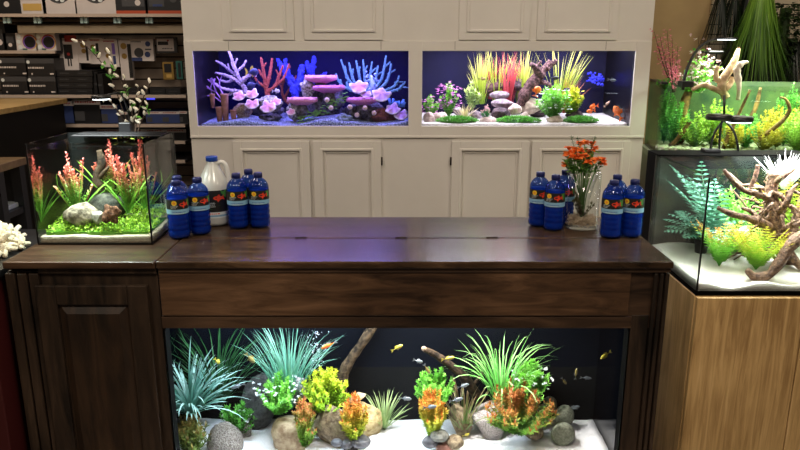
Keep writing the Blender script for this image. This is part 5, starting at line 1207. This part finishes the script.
for i, (lab, pts_) in enumerate((('orange brown wood standing at the left end', [(.10, .5, 0, .02), (.12, .5, .10, .022), (.11, .5, .2, .02), (.14, .5, .29, .015)]), ('thin branch leaning up to the right', [(.30, .15, 0, .010), (.34, .15, .12, .009), (.40, .18, .28, .006)]),
   ('curved branch in the middle right', [(.47, .2, .06, .010), (.55, .2, .13, .010), (.59, .2, .19, .009), (.57, .2, .24, .006), (.54, .2, .25, .004)]), ('slender branch beside the gold stems', [(.36, .5, .02, .01), (.45, .6, .16, .01), (.47, .6, .28, .006)]), ('light brown wood at the foot of the left end', [(.04, .2, 0, .014), (.09, .2, .06, .012), (.13, .2, .13, .008)]))):
    P_ = [fpos(u, v) + Vector((0, 0, z)) for u, v, z, r_ in pts_]; pts, rad = dense(P_, [q[3] for q in pts_], 5, .2, i); m = MB(); m.tube(pts, rad, 9); tag(m.build('submerged_branch', fw), lab + ', long greenish aquarium', 'branch', 'wood in the long greenish aquarium')
area('long_tank_lamp', (1.75, 3.22, FZ1 + .16), .7, 15, (.95, 1.0, .85), sy=.3, spread=R(150), rot=(0, 0, -.5))
# driftwood sticking out of the water
Yw = 3.22
pale_w = M('pale_driftwood', (.34, .21, .11), .75, c2=(.62, .46, .28), ns=30, bs=.5)
qroot([[(726, 98, Yw, 6), (722, 88, Yw, 6), (724, 78, Yw, 6.5), (731, 68, Yw, 6), (736, 57, Yw, 4), (739, 47, Yw, 1.8)], [(722, 92, Yw, 5), (712, 88, Yw, 4), (703, 85, Yw, 3.4), (692, 90, Yw, 2.5)], [(724, 78, Yw, 5), (717, 80, Yw, 4), (716, 72, Yw, 3.4), (718, 66, Yw, 2.2)],
 [(724, 90, Yw, 4), (730, 84, Yw, 4.2), (733, 77, Yw, 4)]], 14, 'forked pale driftwood rising out of the long greenish aquarium', pale_w, 'forked_driftwood')
qroot([[(738, 100, Yw - .04, 3), (739, 88, Yw - .04, 3.2), (738, 78, Yw - .04, 4.5), (737, 70, Yw - .04, 5), (741, 64, Yw - .04, 4.2), (748, 62, Yw - .04, 1.8)]], 15, 'hooked whitish driftwood right of the forked one', M('whitish_driftwood', (.52, .42, .32), .7, c2=(.74, .64, .52), ns=30, bs=.4), 'hooked_driftwood')
ar = thing('arched_lamp', 'black lamp with a long arched arm over the long greenish aquarium', 'lamp', at(682, 92, 3.27))
Ya = 3.27
m = MB(); pts, rad = dense([at(x, y_, Ya) for x, y_ in ((683, 90), (685, 76), (690, 62), (698, 49), (709, 41), (722, 39))], [.0075, .0075, .007, .0065, .006, .005], 6, 0); m.tube(pts, rad, 8); m.build('arm', black, ar)
c = at(726, 38.5, Ya); m = MB(); m.lathe([(.0001, .006), (.045, .005), (.05, .001), (.05, -.004), (.0001, -.004)], c, 26); o = m.build('lamp_head', black, ar)
m = MB(); m.lathe([(.0001, -.0065), (.040, -.0065), (.042, -.004)], c, 26); m.build('diffuser', E('cool_white_led', (.85, .95, 1), 7), o)
q0, q1 = at(679, 93, Ya), at(691, 88, Ya); MB().box(q0.x, Ya - .03, FZ1 - .012, q1.x, Ya + .03, FZ1 + .016).build('clamp', black, ar, smooth=False, bevel=.002)
spot('arched_lamp_light', (c.x, c.y, c.z - .015), (c.x - .05, c.y, FZ1), 5, 120, (.9, .97, 1))
ar2 = thing('disc_lamp', 'dim second black disc lamp behind the arched one', 'lamp', at(712, 52, 3.5))
c = at(712, 52, 3.5); m = MB(); m.lathe([(.0001, .006), (.05, .005), (.055, .001), (.05, -.005), (.0001, -.005)], c, 24); m.build('lamp_head', black, ar2)
m = MB(); m.tube([c, c + Vector((.05, .06, .0)), (c.x + .07, 3.62, FZ1 - .02)], .004, 7); m.build('arm', black, ar2)
pkf = leafmat('pink_bud', [(0, (.50, .07, .12)), (1, (.78, .30, .36))], .3); pwf = leafmat('blush_petal', [(0, (.72, .35, .42)), (1, (.90, .80, .82))], .3)
def spray(label, base, tips, Y, mat_f, seed, size, start=.35, leafy=False, dens=16, nameo='flower_sprig'):
    t = thing(nameo, label, 'flowers', at(base[0], base[1], Y)); m = MB(seed); f = MB(seed + 1); l = MB(seed + 2)
    for q, (x, y_) in enumerate(tips):
        mid = ((base[0] + x) / 2 + (x - base[0]) * .12, (base[1] + y_) / 2 - 2); P_ = [at(base[0] + m.rng.uniform(-2, 2), base[1], Y), at(mid[0], mid[1], Y + m.rng.uniform(-.03, .03)), at(x, y_, Y + m.rng.uniform(-.05, .05))]
        pts, rad = dense(P_, [.002, .0016, .0008], 8, 0); m.tube(pts, rad, 5)
        for j in range(dens):
            i = int((start + (1 - start) * m.rng.random()) * (len(pts) - 1)); p = pts[i] + Vector((m.rng.uniform(-1, 1), m.rng.uniform(-1, 1), m.rng.uniform(-1, 1))) * size * 2.2
            for k in range(4): f.leaf(p, (f.rng.uniform(-1, 1), f.rng.uniform(-1, 1), f.rng.uniform(-.4, 1)), size, size * .8, t=f.rng.random())
        if leafy:
            for j in range(16):
                i = int(.75 * m.rng.random() * (len(pts) - 1)); 
                for k in range(3): l.leaf(pts[i] + Vector((m.rng.uniform(-.03, .03), 0, 0)), (l.rng.uniform(-1, 1), l.rng.uniform(-1, 1), l.rng.uniform(-.2, 1)), .026, .013, t=l.rng.random())
    m.build('twigs', MATS['dark_twig'], t); f.build('blossoms', mat_f, t, smooth=False)
    if leafy: l.build('leaves', g_brt, t, smooth=False)
spray('sprig of small dark pink flowers at the left of the arched lamp', (674, 92), ((654, 31), (660, 36), (667, 30), (672, 38), (678, 46), (664, 50), (670, 58), (658, 44), (676, 62)), 3.38, pkf, 60, .009, .25, False, 34)
spray('leafy sprig of blush and white flowers behind the arched lamp arm', (694, 92), ((699, 36), (706, 42), (711, 55), (716, 66), (696, 52), (702, 62), (708, 74), (722, 62), (690, 68), (700, 80), (686, 78)), 3.40, pwf, 64, .013, .25, True, 12)
m = MB(69); p = at(664, 90, 3.40); bush(m, p, .05, .04, 12, .02, .008, 4, .01); plant('green_tuft', 'small green tuft at the foot of the dark pink sprig', m, g_mid)

# ================================================================== slatwall with hanging foliage, upper right
sw = MB(); z = .6; xs0 = xt
while z < 2.6:
    sw.box(xs0, 4.28, z, 3.15, 4.31, z + .050); z += .056
slat_m = M('beige_slatwall', (.46, .39, .28), .7, c2=(.52, .44, .32), ns=3)
o = thing('slatwall_panel', 'beige slatwall panel behind the hanging foliage at the upper right', 'wall panel', ((xs0 + 3.15) / 2, 4.3, 0))
MB().box(xs0, 4.31, 0, 3.15, 4.34, 2.7).build('backing', black_matte, o, smooth=False); sw.build('slats', slat_m, o, smooth=False)
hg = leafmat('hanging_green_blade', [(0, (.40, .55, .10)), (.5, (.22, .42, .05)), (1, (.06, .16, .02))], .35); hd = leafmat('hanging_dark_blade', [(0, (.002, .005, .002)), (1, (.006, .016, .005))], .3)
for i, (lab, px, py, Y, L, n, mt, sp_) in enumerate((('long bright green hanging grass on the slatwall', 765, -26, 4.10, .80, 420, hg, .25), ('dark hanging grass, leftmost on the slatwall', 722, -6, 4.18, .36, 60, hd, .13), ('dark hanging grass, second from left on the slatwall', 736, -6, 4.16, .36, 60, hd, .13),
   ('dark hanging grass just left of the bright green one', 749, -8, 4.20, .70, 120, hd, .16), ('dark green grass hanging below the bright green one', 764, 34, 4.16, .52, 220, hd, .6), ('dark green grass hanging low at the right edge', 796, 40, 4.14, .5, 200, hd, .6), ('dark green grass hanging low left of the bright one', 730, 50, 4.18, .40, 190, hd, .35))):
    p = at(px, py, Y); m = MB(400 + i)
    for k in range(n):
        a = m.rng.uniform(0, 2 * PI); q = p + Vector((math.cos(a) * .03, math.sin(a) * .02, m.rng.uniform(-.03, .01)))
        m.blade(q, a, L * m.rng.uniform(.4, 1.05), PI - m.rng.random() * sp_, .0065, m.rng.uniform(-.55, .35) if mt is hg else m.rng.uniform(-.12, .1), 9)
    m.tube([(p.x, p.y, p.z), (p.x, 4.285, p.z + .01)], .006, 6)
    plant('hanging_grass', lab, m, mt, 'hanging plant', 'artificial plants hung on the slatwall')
m = MB(420); 
for j in range(1500):
    zq = m.rng.random(); a = m.rng.uniform(0, 2 * PI); rr = .12 * (1 - zq * .55); p = at(786, 8, 4.12); q = Vector((p.x + rr * math.cos(a), p.y + rr * .6 * math.sin(a), p.z - .95 + zq * .95 + .02))
    m.leaf(q, (math.cos(a), math.sin(a), m.rng.uniform(-.6, .6)), .035, .02, t=m.rng.random())
m.tube([(p.x, p.y, p.z - .95), (p.x, p.y, p.z)], .03, 8)
plant('hanging_topiary', 'dark leafy column plant hanging at the right end of the slatwall', m, leafmat('topiary_leaf', [(0, (.008, .02, .005)), (1, (.04, .08, .02))], .3), 'hanging plant')

# ================================================================== shop shelving, upper left
SY = 4.60; SB = 4.95
def S(px, py, Y=SY): return at(px, py, Y)
sxl, sxr = -2.95, S(188, 50).x
shf = thing('shelving_unit', 'long beige slatwall shelving unit full of boxed goods at the upper left', 'shelving', ((sxl + sxr) / 2, 4.8, 0))
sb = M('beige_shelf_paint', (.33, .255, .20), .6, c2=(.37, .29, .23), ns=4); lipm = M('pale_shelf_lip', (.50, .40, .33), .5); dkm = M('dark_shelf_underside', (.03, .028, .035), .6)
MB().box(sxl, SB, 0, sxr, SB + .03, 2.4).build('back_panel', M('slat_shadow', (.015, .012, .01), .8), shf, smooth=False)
m = MB(); z = .1
while z < 2.35: m.box(sxl, SB - .012, z, sxr, SB, z + .066); z += .075
m.build('slats', sb, shf, smooth=False)
MB().box(sxr, SY + .02, 0, sxr + .03, SB + .03, 2.4).build('side_panel', sb, shf, smooth=False)
for py, px1, dp in ((15.5, 188, .4), (52, 51, .3), (95.8, 188, .4), (124.5, 188, .42), (141, 188, .42), (160, 188, .42)):
    z = S(0, py).z; x1 = min(S(px1, py).x, sxr)
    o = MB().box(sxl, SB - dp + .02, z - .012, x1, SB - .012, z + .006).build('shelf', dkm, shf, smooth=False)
    MB().box(sxl, SB - dp, z - .010, x1, SB - dp + .02, z + .009).build('shelf_lip', lipm, o, smooth=False)
z0, z1 = S(0, 33).z, S(0, 25.5).z
MB().box(S(17, 30).x, SY + .01, z0, sxr, SY + .03, z1).build('sign_rail', M('tan_rail', (.26, .20, .13), .6), shf, smooth=False)
cl = tinted('clear_clip_plastic', (.55, .75, .75), .75)
for px in (8, 38.5, 85, 118, 150):
    p = S(px, 20); m = MB(); m.box(p.x - .022, SY - .02, p.z - .020, p.x - .004, SY + .0, p.z + .018); m.box(p.x + .004, SY - .02, p.z - .020, p.x + .022, SY, p.z + .018); m.box(p.x - .022, SY - .004, p.z - .020, p.x + .022, SY + .0, p.z - .008)
    m.build('shelf_clip', cl, shf, smooth=False)
cw = M('carton_white', (.62, .55, .53), .5, c2=(.68, .61, .58), ns=5); ck = M('carton_black', (.010, .010, .012), .45); cor = M('carton_orange', (.50, .07, .02), .5); cr = M('carton_red', (.36, .03, .025), .5)
cgy = M('carton_grey', (.055, .055, .06), .5); cbl = M('carton_blue', (.03, .05, .16), .5); cyl = M('carton_yellow', (.60, .38, .10), .5); cvi = M('carton_violet', (.22, .12, .5), .5); cgd = M('brass_gold', (.35, .22, .06), .4, .5); cgn = M('carton_teal', (.02, .12, .10), .4)
PM = [cw, ck, cor, cr, cgy, cbl, cyl, cvi, lab_w, cgd, cgn]
def pack(label, name, x0, y0, x1, y1, Y, depth, base, marks=(), group=None, cat='box', hang=False):
    """a carton or blister card facing the aisle; marks are printed shapes ('r' rectangle, 'd' disc) in picture units on its face"""
    a = at(x0, y1, Y); b = at(x1, y0, Y); m = MB(); m.box(a.x, Y, a.z, b.x, Y + depth, b.z, base)
    W, H = b.x - a.x, b.z - a.z; lay = 0
    for s_ in marks:
        lay += 1; yy = Y - .0006 * lay
        if s_[0] == 'r':
            _, u0, v0, u1, v1, mi = s_; m.box(a.x + u0 * W, yy, a.z + v0 * H, a.x + u1 * W, Y, a.z + v1 * H, mi)
        elif s_[0] == 'd':
            _, u, v, r_, mi = s_; cx, cz, rr = a.x + u * W, a.z + v * H, r_ * H; n = 20
            m.add([(cx + rr * math.cos(2 * PI * k / n), yy, cz + rr * math.sin(2 * PI * k / n)) for k in range(n)], [tuple(range(n))], m=mi)
        else:
            _, u0, v, u1, h, mi, sd = s_; rg = random.Random(sd); x = u0
            while x < u1:
                w_ = rg.uniform(.03, .09); m.box(a.x + x * W, yy, a.z + v * H, a.x + min(x + w_, u1) * W, Y, a.z + (v + h) * H, mi); x += w_ + .025
    if hang:
        cx = (a.x + b.x) / 2; m.tube([(cx, Y + .01, b.z - .008), (cx, SB - .012, b.z - .004)], .003, 6, m=4)
    o = m.build(name, PM, smooth=False); return tag(o, label, cat, group)
gA = 'boxed goods on the top shelf'
YA = 4.62
pack('black carton at the left end of the top shelf', 'carton', -12, -18, 17, 13.6, YA, .25, 1, (('r', .1, .5, .9, .9, 4), ('d', .6, .3, .09, 0)), gA)
for lab, x0, x1, kind in (('white clamshell kit with yellow base on the top shelf, left', 18, 42, 0), ('white clamshell kit with dark round window on the top shelf, middle', 43.5, 73, 1), ('wide white clamshell kit with dark round window on the top shelf', 76, 115, 1)):
    mk = (('d', .5, .62, .36, 4), ('d', .5, .62, .30, 1), ('r', .55, .55, .62, .95, 3), ('d', .45, .38, .06, 8), ('d', .6, .35, .06, 8)) if kind else (('r', .15, .35, .85, .95, 4), ('r', .5, .5, .6, .95, 3), ('r', .2, .08, .85, .26, 6))
    pack(lab, 'clamshell_kit', x0, -26, x1, 13.8, YA + .01, .2, 0, mk, gA, 'package')
pack('black box with orange base stripe, left of the pair on the top shelf', 'carton', 116.5, -24, 145, 14, YA, .25, 1, (('r', 0, 0, 1, .09, 2), ('r', .2, .2, .9, .8, 4), ('r', .4, .4, .55, .7, 3), ('d', .7, .3, .08, 0)), gA)
pack('black box with orange base stripe, right of the pair on the top shelf', 'carton', 146, -24, 181, 14, YA, .25, 1, (('r', 0, 0, 1, .09, 2), ('r', .1, .2, .5, .7, 4), ('r', .2, .2, .45, .26, 5), ('r', .15, .6, .3, .8, 3), ('d', .75, .4, .1, 4)), gA)
gB = 'goods hanging and standing below the tan rail'
for i, (x0, x1) in enumerate(((-6, 4), (5, 15))): pack(('dark grey package at the far left under the top shelf', 'dark package beside the rainbow boxes')[i], 'small_package', x0, 33 if i else 24, x1, 50, YA + .06, .15, 1, (('r', .2, .4, .8, .8, 4), ('d', .5, .3, .12, 0)), gB)
ring = (('d', .66, .50, .43, 3), ('d', .68, .46, .39, 6), ('d', .64, .47, .37, 7), ('d', .66, .48, .32, 1), ('d', .17, .80, .13, 8), ('d', .14, .50, .12, 8), ('d', .2, .2, .13, 8), ('r', .30, .05, .5, .12, 10))
pack('white box with rainbow ring picture, left of the pair', 'rainbow_box', 17, 33, 36, 50.6, YA + .06, .15, 0, ring, gB); pack('white box with rainbow ring picture, right of the pair', 'rainbow_box', 36.6, 33, 54.5, 50.6, YA + .06, .15, 0, ring, gB)
pack('black carton standing high under the tan rail beside the rainbow boxes', 'carton', 55, 34, 60, 52, YA + .12, .1, 4, (), gB)
hp = ((61.5, 38, 76, 70, 0, (('r', .25, .35, .72, .80, 1), ('r', .40, .12, .48, .4, 1), ('r', .55, .12, .62, .4, 1), ('r', .36, .88, 1.0, 1.08, 3), ('d', .5, .5, .05, 3)), 'white hanging pack with black plug device and red header tag'),
 (78, 39, 89.5, 63, 0, (('d', .5, .75, .12, 9), ('d', .5, .5, .1, 9), ('r', .65, .1, .8, .7, 1), ('w', .1, .9, .8, .04, 3, 1)), 'narrow white hanging pack, first after the plug device'), (90.5, 38, 102, 64, 0, (('r', .5, .2, .68, .8, 1), ('d', .3, .65, .1, 9), ('w', .1, .9, .8, .04, 3, 2)), 'narrow white hanging pack, second after the plug device'),
 (104.5, 39, 117, 67, 0, (('r', .6, .45, .8, .85, 7), ('r', .62, .1, .8, .4, 5), ('d', .3, .6, .1, 9), ('d', .3, .4, .08, 9), ('w', .1, .9, .8, .04, 3, 3)), 'white hanging pack with violet and blue rod picture'), (122, 40, 130, 80, 0, (('d', .4, .85, .08, 9), ('r', .7, .05, 1, .9, 1), ('d', .4, .6, .07, 9)), 'tall thin white hanging pack with black edge'),
 (131, 39, 143.5, 61, 0, (('d', .6, .38, .22, 4), ('r', 0, 0, .8, .16, 5), ('w', .1, .85, .8, .05, 4, 4)), 'white hanging pack with grey pump picture and blue foot'), (144, 39, 152.5, 61, 0, (('d', .5, .78, .12, 5), ('r', .2, .5, .8, .56, 4), ('d', .4, .3, .13, 5)), 'white hanging pack with blue dots'),
 (156.5, 37, 176, 53, 4, (('r', .06, .12, .86, .9, 0), ('r', .1, .5, .6, .72, 1), ('w', .3, .25, .8, .06, 4, 6), ('d', .6, .78, .06, 3)), 'clear hanging pack with white card and grey part'), (163.5, 62, 173, 79.5, 9, (('r', .15, .4, .8, .9, 1), ('r', .3, .1, .8, .3, 6)), 'small brass coloured hanging part in a bag'),
 (177, 61, 181.5, 79, 10, (('r', .3, .1, .8, .9, 1),), 'thin dark green hanging tube'))
for i, (x0, y0, x1, y1, b_, mk, lab) in enumerate(hp): pack(lab, 'hanging_pack', x0, y0, x1, y1, YA + .14 + .004 * (i % 3), .03, b_, mk, gB, 'package', True)
gC = 'black cartons on the middle shelf'
bk = (('r', 0, .72, 1, 1, 4), ('d', .1, .80, .10, 8), ('w', .08, .42, .62, .10, 0, 7), ('r', .82, .08, .95, .16, 0), ('d', .2, .12, .05, 0))
for i, (x0, y0, x1, y1, lab) in enumerate(((-1, 58, 26, 75.5, 'black carton, upper left of the four'), (27, 58.5, 53.5, 76, 'black carton, upper right of the four'), (2, 76.5, 28, 94, 'black carton, lower left of the four'), (28.5, 76.5, 55, 94, 'black carton, lower right of the four'))): pack(lab + ' on the middle shelf', 'black_carton', x0, y0, x1, y1, YA, .25, 1, bk, gC)
k = 0
for r_, y0 in enumerate((70.5, 76.5, 82.5, 88.5)):
    for c_2, (x0, x1) in enumerate(((56.5, 74), (74.5, 92))):
        pack('flat black carton, ' + ('top', 'second', 'third', 'bottom')[r_] + ' of the ' + ('left', 'right') [c_2] + ' slim stack on the middle shelf', 'flat_carton', x0, y0, x1, y0 + 5.6, YA + .02, .2, 1, (('w', .2, .4, .7, .2, 4, k),), gC); k += 1
for i, (x0, x1, h) in enumerate(((93, 97, 22), (97.8, 102, 20), (150, 165, 6), (166, 180, 6), (128, 148, 6))): pack(('thin black carton beside the slim stacks', 'second thin black carton beside the slim stacks', 'low black carton under the hanging parts, middle', 'low black carton under the hanging parts, right', 'low black carton under the hanging parts, left')[i], 'flat_carton', x0, 94 - h, x1, 94, YA + .04, .15, 1, (('w', .2, .4, .8, .1, 4, k + i),), gC)
gD = 'cartons on the lower shelves'
rw = ((55, 101, 73, 123, 5), (74.5, 99.5, 100, 123, 1), (101.5, 105, 117, 123, 5), (118.5, 112, 128, 123, 1), (146.5, 111.5, 161, 123, 5), (162, 111.5, 179, 123, 5), (180, 111, 187, 123, 1))
for i, (x0, y0, x1, y1, b_) in enumerate(rw):
    pack('dark carton with white and red top band, ' + ('first', 'second', 'third', 'fourth', 'fifth', 'sixth', 'seventh')[i] + ' from the left on the fourth shelf', 'banded_carton', x0, y0, x1, y1, YA, .25, b_, (('r', 0, .78, 1, 1, 0), ('w', .1, .86, .85, .07, 3, i), ('r', .05, .1, .4, .5, 4)), gD)
for i, (x0, x1) in enumerate(((98, 120), (121, 145), (146, 165), (166, 186))):
    pack('dark carton, ' + ('first', 'second', 'third', 'fourth')[i] + ' from the left on the fifth shelf', 'banded_carton', x0, 129, x1, 140, YA, .25, (5, 1, 5, 1)[i], (('r', 0, .7, 1, 1, 0), ('w', .1, .8, .85, .1, 3, i + 7), ('r', .05, .1, .2, .5, 6)), gD)
o = BX(S(147, 97).x, SY - .012, S(0, 99.5).z, S(155, 97).x, SY - .002, S(0, 97.3).z).build('blue_price_light', E('blue_led', (.05, .06, 1), 1.2), smooth=False); tag(o, 'small glowing blue light on the shelf edge behind the budding branches', 'light')

# ================================================================== dark counters at the left edge
c1 = thing('service_counter', 'dark counter with light wooden top at the left edge behind the small aquarium', 'counter', (-2.6, 3.6, 0))
q = G(55, 100, 1.273); 
MB().box(-3.2, 2.9, 0, -2.13, 4.48, 1.243).build('body', M('near_black_panel', (.006, .005, .005), .5), c1, smooth=False)
MB().box(-3.2, 2.88, 1.243, -2.11, 4.50, 1.273).build('top', wood('honey_oak_top', [(.36, .22, .08), (.52, .34, .14), (.64, .44, .2)], (1.3, 12, 8), 2.4, .4), c1, smooth=False, bevel=.003)
c2 = thing('side_table', 'low dark table with light wooden top left of the small aquarium', 'table', (-1.9, 2.8, 0))
zt = 1.6 - .1604 * 2.87
MB().box(-2.3, 2.73, zt - .03, -1.585, 2.95, zt).build('tabletop', wood('brown_table_top', [(.07, .04, .02), (.13, .08, .035), (.2, .125, .06)], (1.3, 12, 8), 2.4, .4), c2, smooth=False, bevel=.002)
for x, y in ((-2.27, 2.76), (-1.615, 2.76), (-2.27, 2.92), (-1.615, 2.92)): MB().box(x - .02, y - .02, 0, x + .02, y + .02, zt - .03).build('leg', black, c2, smooth=False)
MB().box(-2.28, 2.935, .1, -1.6, 2.945, zt - .03).build('back_board', MATS['near_black_panel'], c2, smooth=False)
# coral rubble heap on a dark red stand
zr = TOP - .03
rs = thing('display_stand', 'dark red display stand beside the walnut cabinets at the left edge', 'stand', (-1.5, 2.2, 0))
MB().box(-1.78, 1.95, 0, XL - .03, 2.48, zr - .02).build('body', M('dark_red_paint', (.05, .005, .005), .5), rs, smooth=False, bevel=.003)
MB().box(-1.8, 1.93, zr - .02, XL - .015, 2.50, zr).build('top', black, rs, smooth=False)
m = MB(500); rg = m.rng
p0 = Vector((-1.48, 2.20, zr))
for i in range(420):
    a = rg.uniform(0, 2 * PI); q = math.sqrt(rg.random()); x, y_ = p0.x + .23 * q * math.cos(a), p0.y + .20 * q * math.sin(a)
    x = min(x, XL - .055)
    z = zr + .145 * (1 - q ** 1.6) * rg.uniform(.55, 1) + .008; d = Vector((rg.uniform(-1, 1), rg.uniform(-1, 1), rg.uniform(-.5, .6))).normalized() * .028
    P_ = Vector((x, y_, z)); m.tube([P_ - d, P_, P_ + d * .9 + Vector((rg.uniform(-.01, .01),) * 3)], [.007, .010, .007], 6)
    m.ball((x, y_, z), rg.uniform(.010, .017), nu=7, nv=5)
m.lathe([(.22, 0), (.19, .04), (.12, .09), (.0001, .13)], (p0.x - .03, p0.y, zr), 20, sy=.9)
tag(m.build('coral_rubble', M('cream_rubble', (.45, .38, .26), .9, c2=(.72, .63, .47), ns=60, bs=.6)), 'heap of cream coral rubble on the dark red stand', 'coral rubble', kind='stuff')
o = BX(-1.80, 2.78, zt - .205, -1.62, 2.92, zt - .185).build('folded_sheet', M('grey_white_sheet', (.22, .24, .24), .6), smooth=False, bevel=.004)
tag(o, 'grey white flat tray under the low dark table', 'tray')
m = MB(); m.box(-2.26, 2.75, zt - .23, -1.6, 2.93, zt - .205); m.build('lower_shelf', black, c2, smooth=False)

# ------------------------------------------------------------------ light of the shop and one added fill lamp
for x, y, e in ((-1.6, .4, 26), (.2, .7, 36), (1.9, .4, 24), (-.9, 2.2, 10), (.9, 2.2, 10), (-2.2, 3.3, 24), (2.0, 3.4, 10)):  # all unseen; the last one is added to brighten the hanging grass
    area('ceiling_lamp', (x, y, 2.94), .5, e, (1.0, .86, .70))
w = bpy.data.worlds.new('world'); sc.world = w; w.use_nodes = True
w.node_tree.nodes['Background'].inputs['Color'].default_value = (.05, .045, .04, 1)
w.node_tree.nodes['Background'].inputs['Strength'].default_value = .4
sc.view_settings.view_transform = 'Standard'; sc.view_settings.look = 'None'
sc.view_settings.gamma = 1; sc.view_settings.use_curve_mapping = False
sc.view_settings.exposure = EXPO
sc.cycles.transparent_max_bounces = 32
sc.cycles.max_bounces = 8
sc.cycles.use_denoising = True
sc.cycles.sample_clamp_indirect = 4
